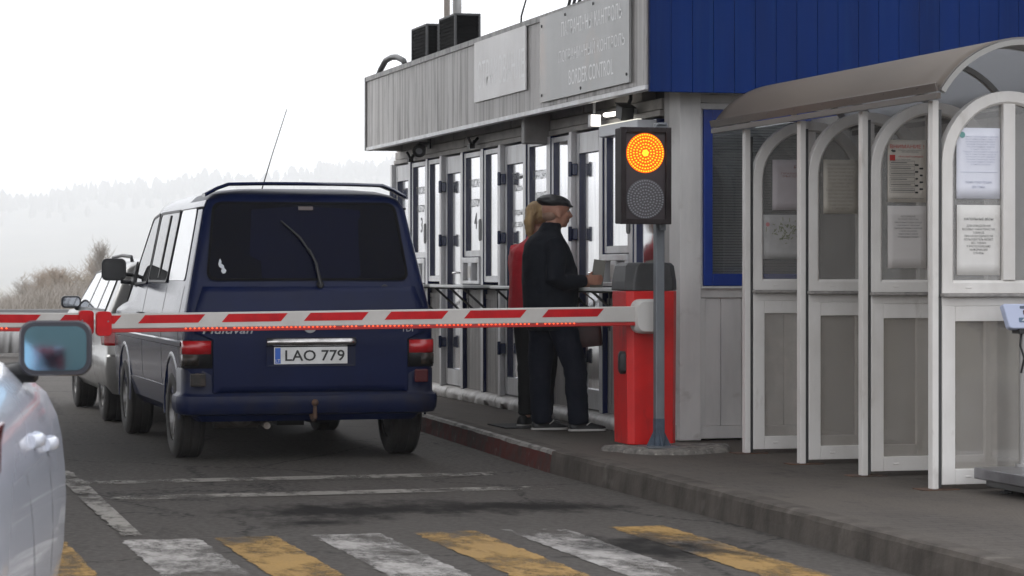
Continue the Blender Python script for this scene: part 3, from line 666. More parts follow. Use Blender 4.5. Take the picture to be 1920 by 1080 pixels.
# under the eave
jb = MB(); jb.box(5.70, 5.93, 20.50, 20.60, 2.42, 2.68); tag(jb.build('speaker_box', M('grey_speaker', (.30, .29, .28), .5, col2=(.22, .21, .2), scale=4), origin=(5.8, 20.55, 2.55), bevel=.012), 'grey box hanging under the eave above the insurance window', 'speaker box')
def wall_lamp(y, z, lab):
    t = thing('floodlight', lab, 'lamp', (XW, y, z), 'small floodlights under the eave')
    g = MB(); g.box(5.80, XW - .03, y - .015, y + .015, z + .02, z + .045); g.box(XW - .045, XW - .031, y - .05, y + .05, z - .02, z + .08); g.build('bracket', DKGREY, t, world=True)
    g = MB(); g.lathe([(-.05, .03), (-.045, .055), (.03, .065), (.045, .066), (.045, .058), (.035, .055)], (5.80, y - .02, z - .03), (-.35, -.8, -.5), 20); g.build('head', M('lamp_shell', (.10, .10, .10), .3, metal=.6), t, world=True, smooth=40)
    g = MB(); g.lathe([(.030, .054), (.036, .03), (.037, .001)], (5.80, y - .02, z - .03), (-.35, -.8, -.5), 20); g.build('lens', M('lamp_lens', (.30, .31, .32), .15), t, world=True, smooth=True)
wall_lamp(24.75, 2.60, 'round unlit floodlight under the far end of the eave')
for y, z, lab in ((25.35, 2.50, 'dark wire bracket low on the header at the far end'), (22.85, 2.52, 'dark forked bracket above the second customs window')):
    g = MB(); g.tube([(XW - .03, y, z + .07), (XW - .10, y - .05, z), (XW - .16, y - .16, z + .06)], .014, 6); g.tube([(XW - .03, y + .15, z + .05), (XW - .10, y - .04, z)], .012, 6); g.box(XW - .13, XW - .08, y - .09, y - .01, z - .03, z + .01)
    tag(g.build('wire_bracket', BLACK, origin=(XW, y, z)), lab, 'bracket', 'brackets under the eave')
LIT = EMIT('lit_lamp', (1, .97, .88), 4)
fl = thing('lit_floodlight', 'small lit white floodlight under the eave near the traffic light', 'lamp', (5.82, 18.85, 2.52))
g = MB(); g.box(5.765, 5.855, 18.84, 18.90, 2.47, 2.57); g.tube([(5.81, 18.88, 2.57), (5.81, 18.88, 2.70)], .012, 8); g.build('housing', ALU, fl, world=True, bevel=.008)
g = MB(); g.box(5.774, 5.846, 18.833, 18.839, 2.478, 2.562); g.build('lens', LIT, fl, world=True)
ft = thing('tube_lamp', 'lit white tube lamp between the floodlight and the black camera', 'lamp', (5.86, 18.45, 2.53))
g = MB(); g.tube([(5.84, 18.70, 2.555), (5.84, 18.20, 2.545)], .016, 10); g.build('tube', LIT, ft, world=True, smooth=True)
g = MB(); g.box(5.862, 5.92, 18.15, 18.75, 2.536, 2.57); g.build('housing', ALU, ft, world=True)
aw = thing('window_box', 'pale rectangular lamp housing over the near window, its top edge lit', 'lamp housing', (5.84, 18.2, 2.45))
g = MB(); g.box(5.76, 5.905, 17.66, 18.60, 2.375, 2.46); g.build('housing', M('bluish_white_housing', (.66, .68, .72), .35), aw, world=True, bevel=.006)
g = MB(); g.box(5.765, 5.80, 17.68, 18.58, 2.461, 2.468); g.build('tube', EMIT('lit_strip', (1, .98, .86), 1.1), aw, world=True)
cm = thing('camera_box', 'black security camera tilted down under the eave above the lit lamp housing', 'camera', (5.84, 18.1, 2.54))
g = MB(); g.obox((5.80, 18.08, 2.535), (.048, 0, 0), (0, .075, .02), (0, -.012, .045)); g.obox((5.80, 18.06, 2.587), (.056, 0, 0), (0, .095, .025), (0, -.001, .004)); g.build('housing', BLACK, cm, world=True, bevel=.004)
g = MB(); g.tube([(5.82, 18.1, 2.56), (5.86, 18.12, 2.64), (5.86, 18.12, 2.70)], .014, 8); g.build('bracket', DKGREY, cm, world=True)

# ================================================================== arched shelter beside the booth
PY = (13.04, 14.02, 15.00, 15.98); XP = 6.0; AR = .405
sh = thing('arched_shelter', 'row of white arched glass stalls under a brown barrel roof', 'shelter', (6.4, 14.5, .15))
XC = XP + AR
POLY = bpy.data.materials.new('brown_polycarbonate'); POLY.use_nodes = True; nt = POLY.node_tree; b = nt.nodes['Principled BSDF']
b.inputs['Roughness'].default_value = .55; b.inputs['Specular IOR Level'].default_value = .2
f, _ = noise_fac(nt, 2.5, (1, .3, 1), .35, .7); cc = mixc(nt, f, (.215, .175, .142), (.15, .122, .10)); nt.links.new(cc, b.inputs['Base Color'])
tl = nt.nodes.new('ShaderNodeBsdfTranslucent'); tl.inputs[0].default_value = (.64, .65, .67, 1); ms = nt.nodes.new('ShaderNodeMixShader'); ms.inputs[0].default_value = .50
nt.links.new(b.outputs[0], ms.inputs[1]); nt.links.new(tl.outputs[0], ms.inputs[2]); nt.links.new(ms.outputs[0], nt.nodes['Material Output'].inputs[0])
RR, RZ, A_E = .60, 2.04, R_(31)       # vault radius, centre height, springing angle
RY0, RY1 = 12.78, 16.42
def arc(r, n=28, a0=None):
    a0 = A_E if a0 is None else a0
    return [(XC - r * math.cos(a0 + (PI - 2 * a0) * i / n), RZ + r * math.sin(a0 + (PI - 2 * a0) * i / n)) for i in range(n + 1)]
g = MB(); ny = 30
g.rings([[(x, RY0 + (RY1 - RY0) * j / ny, z) for x, z in arc(RR)] for j in range(ny + 1)], False, False, closed=False)
g.build('roof', POLY, sh, world=True, smooth=True, solid=.008)
for y in PY + (12.80, 16.40):
    g = MB(); g.rings([[(x, y - .02, z) for x, z in arc(RR - .012)], [(x, y + .02, z) for x, z in arc(RR - .012)]], False, False, closed=False); g.build('roof_rib', M('grey_rib', (.30, .29, .275), .5), sh, world=True, solid=.03)
for sx in (-1, 1):
    xe = XC + sx * RR * math.cos(A_E); ze = RZ + RR * math.sin(A_E)
    g = MB(); g.obox((xe + sx * .012, (RY0 + RY1) / 2, ze + .008), (.012 * .5, 0, .045 * .5 * -sx * sx), (0, (RY1 - RY0) / 2 - .01, 0), (.006, 0, .002)); g.box(xe - .012, xe + .012, RY0 + .01, RY1 - .01, ze - .055, ze - .022)
    e_ = g.build('eave_rail', M('brown_rail', (.085, .068, .056), .5), sh, world=True)
    for k in range(8):
        g = MB(); g.lathe([(0, .012), (.008, .008)], (xe + sx * .014, RY0 + .25 + k * .46, ze + .02), (sx, 0, .3), 8); g.build('bolt', DKGREY, e_, world=True)
PG = GLASS('partition_glass', (.80, .80, .79), 1.5, film=(.50, .48, .46), film_f=.16)
LG = GLASS('lower_partition_glass', (.86, .84, .81), 1.5, film=(.52, .50, .475), film_f=.24)
ZS, Z0_ = 1.955, .175                    # arch springing, foot
for i, y in enumerate(PY):
    g = MB(); g.box(XP - .045, XP - .008, y - .03, y + .03, .15, 2.30); post = g.build('post', WHITE_PVC, sh, world=True, bevel=.003)
    g = MB(); g.box(XP - .12, XP + .10, y - .07, y + .07, .15, .156); g.build('base_plate', RUST, post, world=True)
    g = MB(); g.box(XP - .008, XP + .012, y - .022, y + .022, .16, 2.25); g.build('gasket', DKGREY, post, world=True)
    # upper arched frame: an outline swept round the opening
    xl, xr = XP + .013, XP + .013 + 2 * AR; xc = (xl + xr) / 2; w_ = .072
    def outline(k):
        out = [(xl + k, 1.235 + k), (xl + k, ZS)]
        out += [(xc - (AR - k) * math.cos(PI * q / 24), ZS + (AR - k) * math.sin(PI * q / 24)) for q in range(1, 24)]
        return out + [(xr - k, ZS), (xr - k, 1.235 + k)]
    o1, o2 = outline(0), outline(w_); o15 = outline(w_ * .82)
    d0, d1 = y - .032, y + .032
    g = MB(); rs = [[(x, d1, z) for x, z in o1], [(x, d0, z) for x, z in o1], [(x, d0, z) for x, z in o15], [(x, d0 + .014, z) for x, z in o2], [(x, d1, z) for x, z in o2]]
    rs.append(rs[0]); g.rings(rs, False, False, mi=0)
    g.box(xc - .036, xc + .036, d0 - .001, d1 - .001, 1.235 + w_ + .001, ZS + AR - w_)
    for sx in (xl + .14, xr - .2): g.box(sx, sx + .035, d0 - .003, d0 + .01, 1.262, 1.272)
    fr = g.build('arched_frame', WHITE_PVC, sh, world=True, bevel=.002)
    g = MB(); g.prism([(x, y - .003, z) for x, z in outline(w_ - .01)], (0, .006, 0)); g.build('pane', PG, fr, world=True)
    g = MB(); g.box(xl - .008, xr + .008, y - .075, y + .05, 1.215, 1.234); g.build('sill', M('stone_sill', (.34, .32, .30), .5, col2=(.2, .19, .18), scale=20), fr, world=True, bevel=.004)
    # lower frame
    g = MB(); zt = 1.165; zb = .178
    g.box(xl, xl + .078, d0, d1, zb, zt); g.box(xr - .078, xr, d0, d1, zb, zt); g.box(xl + .0785, xr - .0785, d0 + .001, d1, zt - .085, zt - .001); g.box(xl + .0785, xr - .0785, d0 + .001, d1, zb, zb + .085); g.box(xl, xr, d0 + .006, d1, zt, 1.2145)
    for sx in (xl + .14,): g.box(sx, sx + .035, d0 - .002, d0 + .01, .215, .226)
    lf = g.build('lower_frame', WHITE_PVC, sh, world=True, bevel=.003)
    g = MB(); g.box(xl + .07, xr - .07, y - .003, y + .003, zb + .08, zt - .08); g.build('pane', LG, lf, world=True)
# inner side wall of the stalls
XB = 6.92
BW = M('beige_inner_wall', (.63, .625, .61), .6, col2=(.54, .535, .52), scale=1.5, lo=.35, hi=.7)
GW = M('grey_inner_panel', (.56, .54, .51), .5, col2=(.42, .40, .37), scale=1.5, lo=.35, hi=.7)
g = MB(); g.box(XB, XB + .05, 12.4, 17.1, .24, 1.20); g.box(XB - .012, XB + .05, 12.4, 17.1, .152, .238); g.build('inner_wall', BW, sh, world=True)
g = MB(); y = 12.4
while y < 17.0:
    g.box(XB + .004, XB + .05, y, y + .235, 1.21, 2.45); y += .24
g.box(XB + .012, XB + .05, 12.4, 17.1, 1.203, 2.44)
iw = g.build('inner_panel', GW, sh, world=True)
for y in (14.3, 15.28):
    g = MB(); g.box(XB - .02, XB + .003, y + .02, y + .5, 1.75, 2.2); g.build('inner_window', M('pale_inner_window', (.72, .72, .74), .12, metal=.6), iw, world=True)
# notices taped to the arches
def notice(i, u0, u1, z0, z1, mat, lab, lines, name='paper_notice', extra=None):
    y = PY[i] - .0055; x0, x1 = XP + u0, XP + u1
    t = thing(name, lab, 'notice', ((x0 + x1) / 2, y, z0), 'paper notices on the arched glass')
    g = MB(); rr = random.Random(int(z0 * 100) + i)
    g.grid(lambda u, v: (x0 + (x1 - x0) * u, y - .002 - .002 * math.sin(u * 3 + v * 2 + i) ** 2, z0 + (z1 - z0) * v), 6, 6); g.build('sheet', mat, t, world=True, smooth=True, solid=.0008)
    for (s_, cx, cz, w_, h_, m_) in lines:
        text('lettering', s_, m_, t, (x0 + (x1 - x0) * cx, y - .0045, z0 + (z1 - z0) * cz), (1, 0, 0), (0, 0, 1), width=(x1 - x0) * w_, height=(z1 - z0) * h_, depth=.001, linesp=1.15)
    if extra: extra(t, x0, x1, z0, z1, y - .0055)
    return t
def ex1(t, x0, x1, z0, z1, y):
    W_, H_ = x1 - x0, z1 - z0
    g = MB(); g.lathe([(0, W_ * .065), (.0008, W_ * .065)], (x0 + .13 * W_, y, z0 + .90 * H_), (0, -1, 0), 16); g.build('emblem', M('green_emblem', (.16, .36, .34), .6), t, world=True)
    g = MB(); g.box(x0 + .08 * W_, x1 - .06 * W_, y, y + .0008, z0 + .372 * H_, z0 + .378 * H_); g.build('rule', INK_LT, t, world=True)
filler = 'Порядок прохождения контроля\nлиц и транспортных средств\nразмещается для сведения\nграждан следующих через\nгосударственную границу\nв пункте пропуска'
notice(0, .108, .372, 1.76, 2.153, PAPER_BL, 'bluish white printed notice, upper sheet on the nearest arch', [(filler + '\n' + filler, .55, .68, .80, .42, INK_LT), ('сведения и порядок обращения\nадрес страницы', .5, .20, .6, .12, INK_LT)], extra=ex1)
notice(0, .110, .374, 1.335, 1.725, PAPER, 'white notice about the floor scales, lower sheet on the nearest arch', [('НАПОЛЬНЫЕ ВЕСЫ', .5, .80, .66, .035, INK_BK), ('ДЛЯ ОПРЕДЕЛЕНИЯ\nВЕСОВЫХ ХАРАКТЕРИСТИК\nТОВАРОВ,\nПРИ НЕОБХОДИМОСТИ\nПОЛЬЗОВАТЕЛЬ МОЖЕТ\nВЕС ТОВАРА\nК РАСПОЛОЖЕНИЮ\nИНФОРМАЦИИ\nСЛУЖБЫ', .5, .51, .76, .42, INK)])
def ex2(t, x0, x1, z0, z1, y):
    W_, H_ = x1 - x0, z1 - z0
    g = MB(); g.box(x0 + .05 * W_, x0 + .19 * W_, y, y + .0008, z0 + .67 * H_, z0 + .76 * H_); g.build('red_square', INK_RED, t, world=True)
    g = MB(); g.prism([(x0 + (.08 + .12 * p) * W_, y, z0 + (.805 + .045 * q) * H_) for p, q in ((0, .5), (.4, 1), (.4, .7), (1, .7), (1, 0), (.4, 0))], (0, .0008, 0)); g.build('arrow', INK_BK, t, world=True)
    g = MB(); t_ = .004
    for k in range(6):
        zz = z0 + (.60 - .088 * k) * H_
        for (a, b2, c0, c1) in ((.05, .70, 0, .006), (.05, .70, .06, .066), (.05, .056, 0, .066), (.694, .70, 0, .066)): g.box(x0 + a * W_, x0 + b2 * W_, y, y + .0008, zz + c0 * H_, zz + c1 * H_)
        g.box(x0 + .08 * W_, x0 + (.5 + .1 * (k % 3)) * W_, y, y + .0008, zz + .028 * H_, zz + .042 * H_)
    g.build('table', INK, t, world=True)
    g = MB()
    rr = random.Random(6)
    for k in range(9):
        zz = z0 + (.60 - .055 * k) * H_; xx = x0 + (.75 + .12 * (k % 2)) * W_; g.prism([(xx + p, y, zz + q) for p, q in rpoly(.10 * W_ * rr.uniform(.6, 1.1), .028 * H_, .003, 2)], (0, .0008, 0))
    g.build('pictogram', INK_BK, t, world=True)
notice(1, .125, .372, 1.765, 2.135, PAPER_OLD, 'cream attention poster with red heading, upper sheet on the second arch', [('ВНИМАНИЕ !', .5, .895, .88, .06, INK_RED), ('КРАСНЫЙ КОРИДОР', .60, .735, .64, .038, INK_RED), ('ТОВАРЫ К ОБЯЗАТЕЛЬНОМУ\nДЕКЛАРИРОВАНИЮ', .58, .82, .62, .05, INK), ('и их перечень', .40, .685, .4, .02, INK), ('подлежат декларированию все указанные товары', .5, .06, .85, .02, INK)], name='attention_poster', extra=ex2)
notice(1, .125, .372, 1.375, 1.745, M('warm_grey_paper', (.56, .53, .51), .7), 'plain beige typed notice under the attention poster', [('РАСПОРЯЖЕНИЕ\nПО ПУНКТУ ПРОПУСКА\nобязательный порядок прохода\nи движения по территории\nпункта для граждан и водителей\nа также пассажиров\nтранспортных средств\nустановленный порядок', .53, .665, .72, .36, INK)])
notice(2, .118, .350, 1.72, 2.06, M('yellowed_plastic_sleeve', (.42, .385, .33), .4, col2=(.34, .31, .265), scale=6), 'yellowed printed sheet in a sleeve on the third arch', [('ИНФОРМАЦИЯ ДЛЯ ГРАЖДАН\n' + filler + '\n' + filler, .5, .50, .86, .86, M('faded_ink', (.25, .24, .215), .7))])
notice(3, .155, .40, 1.765, 2.10, PAPER_PINK, 'pinkish blank-looking poster with small brick red heading on the farthest arch', [('ПРАВИЛА\nВЪЕЗДА', .55, .70, .6, .10, M('dull_red_ink', (.33, .20, .17), .7)), ('РБ', .75, .86, .25, .06, M('dull_red_ink2', (.30, .17, .16), .7))], name='pink_poster')
def mapx(t, x0, x1, z0, z1, y):
    rr = random.Random(12)
    g = MB()
    for k in range(60):
        x, z = rr.gauss((x0 + x1) / 2, (x1 - x0) * .17), rr.gauss(z0 + (z1 - z0) * .62, (z1 - z0) * .12); a = rr.uniform(0, PI); l_ = rr.uniform(.005, .016)
        if x0 < x < x1: g.obox((x, y + .0004, z), (math.cos(a) * l_, 0, math.sin(a) * l_), (0, .0004, 0), (-math.sin(a) * .0022, 0, math.cos(a) * .0022))
    g.build('map_print', M('olive_print', (.24, .26, .16), .7), t, world=True)
    g = MB(); g.lathe([(0, .014), (.0008, .014)], (x0 + .035, y, z0 + (z1 - z0) * .78), (0, -1, 0), 14); g.build('stamp', M('pink_stamp', (.50, .22, .22), .7), t, world=True)
notice(3, .085, .42, 1.44, 1.735, M('map_paper', (.43, .42, .41), .7, col2=(.36, .35, .34), scale=8), 'pale sketch map sheet with olive print below the pinkish poster', [], name='map_sheet', extra=mapx)
# ================================================================== platform scale
sc_ = thing('platform_scale', 'grey floor weighing scale with a pale blue display on a post', 'scale', (6.7, 12.6, .15))
g = MB(); g.box(6.13, 7.05, 12.02, 12.86, .222, .285); g.build('platform', M('scale_steel', (.30, .295, .31), .3, metal=.75, col2=(.20, .195, .205), scale=4), sc_, world=True, bevel=.006)
g = MB(); g.box(6.18, 7.0, 12.07, 12.81, .182, .2215); g.build('frame', M('scale_frame', (.10, .10, .10), .4, metal=.4), sc_, world=True, bevel=.004)
for x, y in ((6.26, 12.16), (6.26, 12.72), (6.92, 12.16), (6.92, 12.72)):
    g = MB(); g.lathe([(0, .035), (.012, .035), (.014, .014), (.034, .014)], (x, y, .15), (0, 0, 1), 12); g.build('foot', BLACK, sc_, world=True)
g = MB(); g.lathe([(.286, .020), (1.08, .020)], (6.405, 12.82, 0), (0, 0, 1), 14); g.lathe([(.286, .045), (.30, .045), (.302, .021)], (6.405, 12.82, 0), (0, 0, 1), 14); g.build('column', M('scale_column', (.36, .35, .34), .3, metal=.7), sc_, world=True, smooth=40)
g = MB(); P = Vector((6.42, 12.78, 1.11)); tl_ = R_(14)
ux, uz, uy = Vector((1, 0, 0)), Vector((0, math.sin(tl_), math.cos(tl_))), Vector((0, math.cos(tl_), -math.sin(tl_)))
g.prism([P + ux * p + uz * q for p, q in [(-.145 - .0, .065), (-.12, -.060), (-.10, -.068), (.12, -.068), (.145, -.05), (.155, .060), (.145, .072), (-.135, .072)]], uy * .05)
dh = g.build('display_head', M('pale_blue_plastic', (.42, .46, .60), .4), sc_, world=True, bevel=.012, seg=3)
for (c0, c1, w_, h_, m_, nm) in ((.028, .051, .15, .016, M('slate_panel', (.06, .08, .13), .4), 'brand_strip'), (.045, .022, .15, .026, M('dark_red_display', (.045, .008, .010), .15), 'screen'), (.03, -.020, .18, .026, M('blue_keypad', (.08, .13, .20), .4), 'keypad')):
    g = MB(); g.prism([P - uy * .002 + ux * (c0 + p) + uz * (c1 + q) for p, q in rpoly(w_, h_, .005, 3)], uy * .003); g.build(nm, m_, dh, world=True)
g = MB()
for k in range(4): g.prism([P - uy * .004 + ux * (-.03 + .038 * k + p) + uz * (-.020 + q) for p, q in ((-.016, -.006), (.016, -.006), (0, .009))], uy * .003)
g.build('key', M('key_light', (.45, .50, .55), .5), dh, world=True)
g = MB(); g.tube([(6.46, 12.81, 1.03), (6.475, 12.80, .9), (6.46, 12.80, .70), (6.48, 12.80, .6), (6.43, 12.83, .55), (6.42, 12.84, .30)], .006, 6); g.tube([(6.385, 12.79, 1.03), (6.375, 12.79, .95), (6.40, 12.79, .88), (6.38, 12.79, .80)], .006, 6); g.build('cable', BLACK, sc_, world=True, smooth=True)
g = MB(); g.box(6.36, 6.45, 12.77, 12.86, 1.015, 1.045); g.build('bracket', BLACK, sc_, world=True)
# litter on the pavement
for k, (x, y, lab) in enumerate(((5.50, 10.9, 'small scrap of white paper nearest the kerb'), (5.62, 11.1, 'torn white paper scrap between two others'), (5.83, 11.0, 'flat white wrapper scrap on the pavement'), (5.98, 10.85, 'little white scrap nearest the scale'))):
    g = MB(); g.prism([(x + p * .045, y + q * .06, .154) for p, q in ((-.5, -.2), (.1, -.5), (.6, 0), (.2, .4), (-.4, .5))], (0, 0, .004)); tag(g.build('paper_scrap', PAPER, origin=(x, y, .15)), lab, 'litter', 'paper scraps on the pavement')
# ================================================================== barriers
LED = EMIT('lit_red_led', (1, .10, .03), 3.5)
def barrier(name, label, xb, sgn, xt, yb, zt, zb_, led0, led1, label2):
    """cabinet at xb, arm reaching to the tip xt; sgn -1 = arm to the left"""
    t = thing(name, label, 'barrier', (xb, yb, .18))
    y0 = yb - .04
    def sec(z, w_, d_, ch):
        return [(xb - w_ + ch, y0, z), (xb + w_ - ch, y0, z), (xb + w_, y0 + ch * 1.4, z), (xb + w_, y0 + d_, z), (xb - w_, y0 + d_, z), (xb - w_, y0 + ch * 1.4, z)]
    g = MB(); g.rings([sec(.186, .170, .34, .032), sec(1.225, .180, .36, .036)]); cab = g.build('cabinet', RED, t, world=True, bevel=.006, seg=3)
    g = MB(); g.rings([sec(1.227, .186, .365, .045), sec(1.29, .184, .36, .045), sec(1.395, .172, .33, .055), sec(1.418, .150, .28, .06)]); top = g.build('cap', DKGREY, t, world=True, bevel=.008, seg=3)
    g = MB(); g.prism([(xb + p, y0 + .012, 1.383 + q) for p, q in rpoly(.15, .028, .012, 3)], (0, .03, .012)); g.build('grip', M('cap_grip', (.085, .085, .088), .35), top, world=True)
    g = MB(); g.lathe([(0, .022), (.006, .020), (.006, .012)], (xb + .055, y0 - .002, .885), (0, -1, 0), 18); g.build('lock', BLACK, t, world=True, smooth=40)
    g = MB(); g.rings([[(xb - .182 - q, y0 + .09 + p * k, .74 + r_ * k) for p, r_ in rpoly(.06, .155, .028, 4)] for q, k in ((-.01, 1), (.025, 1), (.035, .8))][::-1]); g.build('handle', BLACK, t, world=True, smooth=50)
    g = MB(); xm = xb + sgn * .065; hub = []
    for yy, k in ((y0 - .001, 1), (y0 - .10, 1), (y0 - .13, .86)): hub.append([(xm + p * k, yy, 1.055 + q * k) for p, q in rpoly(.20, .232, .06, 5)])
    g.rings(hub); g.build('hub', M('hub_white', (.60, .58, .55), .4), t, world=True, smooth=45)
    ya = y0 - .085; xa = xm + sgn * .08
    def za(x, top_):
        k = (x - xt) / (xa - xt); return (zt + (1.123 - zt) * k) if top_ else (zb_ + (1.018 - zb_) * k)
    n = 24; xs_ = [xa + (xt - xa) * i / n for i in range(n + 1)]
    g = MB(); g.rings([[(x, ya - .02, za(x, 0)), (x, ya - .02, za(x, 1)), (x, ya + .04, za(x, 1)), (x, ya + .04, za(x, 0))] for x in xs_]); arm = g.build('arm', ARMW, t, world=True, bevel=.006)
    # stripes on the upper half of the arm
    k = 0; L = abs(xt - xa); s0 = .24
    while s0 < L - .02:
        s1 = min(s0 + .385, L - .0); g = MB()
        def pt(s_, f_): x = xa + (xt - xa) * s_ / L; return (x, ya - .0215, za(x, 1) - .012 - f_ * .052)
        sk = .045
        a, b2, c_, d_ = pt(s0, 0), pt(s1 if s1 < L else L, 0), pt(min(s1 + (sk if sgn < 0 else -sk), L), 1), pt(s0 + (sk if sgn < 0 else -sk), 1)
        g.prism([a, b2, c_, d_], (0, .0025, 0)); g.build('stripe', RED_ST, arm, world=True); s0 += .535; k += 1
    # red rubber strip with LEDs
    g = MB(); g.rings([[(x, ya - .018, za(x, 0) - .024), (x, ya - .018, za(x, 0) - .001), (x, ya + .035, za(x, 0) - .001), (x, ya + .035, za(x, 0) - .024)] for x in xs_]); strip = g.build('red_strip', M('red_rubber', (.42, .014, .012), .4), t, world=True, bevel=.003)
    g = MB(); x = led0; rr = random.Random(3)
    while x < led1:
        if rr.random() < .93: g.ell((x, ya - .019, za(x, 0) - .004), (.0055, .004, .0045), 6, 4)
        x += .0285
    lo = g.build('led', LED, strip, world=True); lo['kind'] = 'stuff'
    g = MB(); xe = xt; g.prism([(xe + sgn * .02 - sgn * .0 + p, ya - .034, (zt + zb_ - .03) / 2 + q) for p, q in rpoly(.095, .155, .022, 4)], (0, .085, 0)); g.build('end_cap', RED_ST, t, world=True, bevel=.004)
    g = MB(); g.lathe([(0, .006), (.003, .005)], (xe - sgn * .005, ya - .034, (zt + zb_) / 2), (0, -1, 0), 8); g.build('screw', STEEL, t, world=True)
    return t
barrier('barrier_gate', 'red barrier cabinet with red and white arm lowered across the lane', 5.485, -1, 1.80, 16.50, 1.088, .992, 2.30, 4.9, '')
barrier('barrier_gate', 'other barrier whose red and white striped arm reaches in from the left edge', -2.05, 1, 1.66, 16.62, 1.092, .998, -1.5, 1.2, '')
# ================================================================== traffic light
YT = 16.14
tlx = thing('traffic_light', 'black two lamp traffic light, amber lit above grey, on a grey pole', 'traffic light', (5.43, YT + .05, .15))
xp0, _ = 5.435, 0
g = MB(); g.box(xp0 - .03, xp0 + .032, YT + .03, YT + .09, .16, 2.31); pole = g.build('pole', STEEL, tlx, world=True, bevel=.006)
g = MB(); g.box(xp0 - .0315, xp0 + .0335, YT + .0285, YT + .0915, .17, .38); g.build('pole_foot', M('blue_grey_primer', (.075, .10, .135), .5, col2=(.05, .065, .09), scale=15), tlx, world=True, bevel=.006)
for a in range(4):
    dx, dy = math.cos(PI / 2 * a), math.sin(PI / 2 * a); c0 = Vector((xp0, YT + .06, .165))
    g = MB(); g.prism([c0 + Vector((dx * .03, dy * .03, 0)), c0 + Vector((dx * .10, dy * .10, 0)), c0 + Vector((dx * .03, dy * .03, .14))], (dy * .006, -dx * .006, 0)); g.build('gusset', bpy.data.materials['blue_grey_primer'], tlx, world=True)
g = MB(); g.box(xp0 - .11, xp0 + .11, YT - .05, YT + .17, .186, .196); g.build('base_plate', STEEL, tlx, world=True)
HX0, HX1, HZ0, HZ1 = 5.115, 5.455, 1.672, 2.302; HXc = (HX0 + HX1) / 2
SIG = M('signal_black', (.016, .010, .011), .6, spec=.25, col2=(.028, .022, .022), scale=10); FACE = M('signal_face', (.040, .028, .031), .45, col2=(.032, .023, .026), scale=6)
g = MB(); g.box(HX0, HX1, YT - .10, YT + .02, HZ0, HZ1); hd = g.build('housing', SIG, tlx, world=True, bevel=.008)
g = MB(); t = .032
g.box(HX0 - .004, HX0 + t, YT - .135, YT - .101, HZ0 - .004, HZ1 + .004); g.box(HX1 - t, HX1 + .004, YT - .135, YT - .101, HZ0 - .004, HZ1 + .004); g.box(HX0 + t, HX1 - t, YT - .134, YT - .101, HZ1 - t, HZ1 + .004); g.box(HX0 + t, HX1 - t, YT - .134, YT - .101, HZ0 - .004, HZ0 + t)
g.build('visor_frame', SIG, tlx, world=True, bevel=.004)
g = MB(); g.box(HX0 + t, HX1 - t, YT - .106, YT - .1005, HZ0 + t, HZ1 - t); g.build('face_plate', FACE, tlx, world=True)
g = MB(); g.box(xp0 - .04, xp0 + .045, YT + .0, YT + .06, 2.302, 2.33); g.box(xp0 - .03, xp0 + .035, YT - .02, YT + .1, 2.33, 2.345); g.build('bracket', STEEL, tlx, world=True, bevel=.003)
g = MB(); g.box(xp0 - .01, xp0 + .025, YT - .02, YT + .03, 1.63, 1.67); g.build('bracket', STEEL, tlx, world=True, bevel=.003)
for cz, lit in ((2.137, True), (1.834, False)):
    Rl = .126; yl = YT - .107
    g = MB(); g.lathe([(0, Rl + .006), (.004, Rl + .004), (.004, .001)], (HXc, yl, cz), (0, -1, 0), 40)
    glow = EMIT('amber_lens_glow', (1, .13, .012), 1.1) if lit else M('grey_lens', (.085, .08, .085), .5)
    ln = g.build('lens', glow, tlx, world=True, smooth=40)
    g = MB()
    for q, rad in enumerate((0, .020, .040, .060, .081, .102, .121)):
        n = max(1, int(2 * PI * rad / (.0185 if q < 6 else .0165)))
        for j in range(n):
            a = 2 * PI * j / n + q * .2; g.ell((HXc + rad * math.cos(a), yl - .005, cz + rad * math.sin(a)), (.0062, .004, .0062), 7, 4)
    d_ = g.build('led', EMIT('amber_led', (1, .40, .02), 2.6) if lit else M('unlit_led', (.24, .24, .26), .3), ln, world=True); d_['kind'] = 'stuff'
    if lit:
        g = MB(); g.lathe([(0, .022), (.002, .02), (.002, .001)], (HXc, yl - .0045, cz), (0, -1, 0), 20); g.build('led_core', EMIT('amber_core', (1, .52, .03), 2.2), ln, world=True)
# ================================================================== vehicles
def ring_outline(hw, yr, yf, z, rr_, rf, bow=.03, k=6, m=6):
    """one horizontal outline of a car body: counter-clockwise from the rear left corner"""
    out = []
    def arcp(cx, cy, r, a0):
        return [(cx + r * math.cos(R_(a0 + 90 * i / k)), cy + r * math.sin(R_(a0 + 90 * i / k)), z) for i in range(k + 1)]
    rr_ = min(rr_, hw * .95); rf = min(rf, hw * .95)
    c = [arcp(-hw + rr_, yr + rr_, rr_, 180), arcp(hw - rr_, yr + rr_, rr_, 270), arcp(hw - rf, yf - rf, rf, 0), arcp(-hw + rf, yf - rf, rf, 90)]
    for i in range(4):
        out += c[i]; a, b = c[i][-1], c[(i + 1) % 4][0]
        for q in range(1, m): out.append(tuple(a[j] + (b[j] - a[j]) * q / m for j in range(3)))
    res = []
    for x, y, zz in out:
        y2 = y
        if y < yr + .01: y2 = y - bow * (1 - (x / hw) ** 2) + bow * .5
        if y > yf - .01: y2 = y + bow * 1.5 * (1 - (x / hw) ** 2) - bow
        res.append((x, y2, zz))
    return res
def lerp_table(tab, z, col):
    if z <= tab[0][0]: return tab[0][col]
    for a, b in zip(tab, tab[1:]):
        if z <= b[0]:
            t = (z - a[0]) / (b[0] - a[0]); return a[col] + (b[col] - a[col]) * t
    return tab[-1][col]
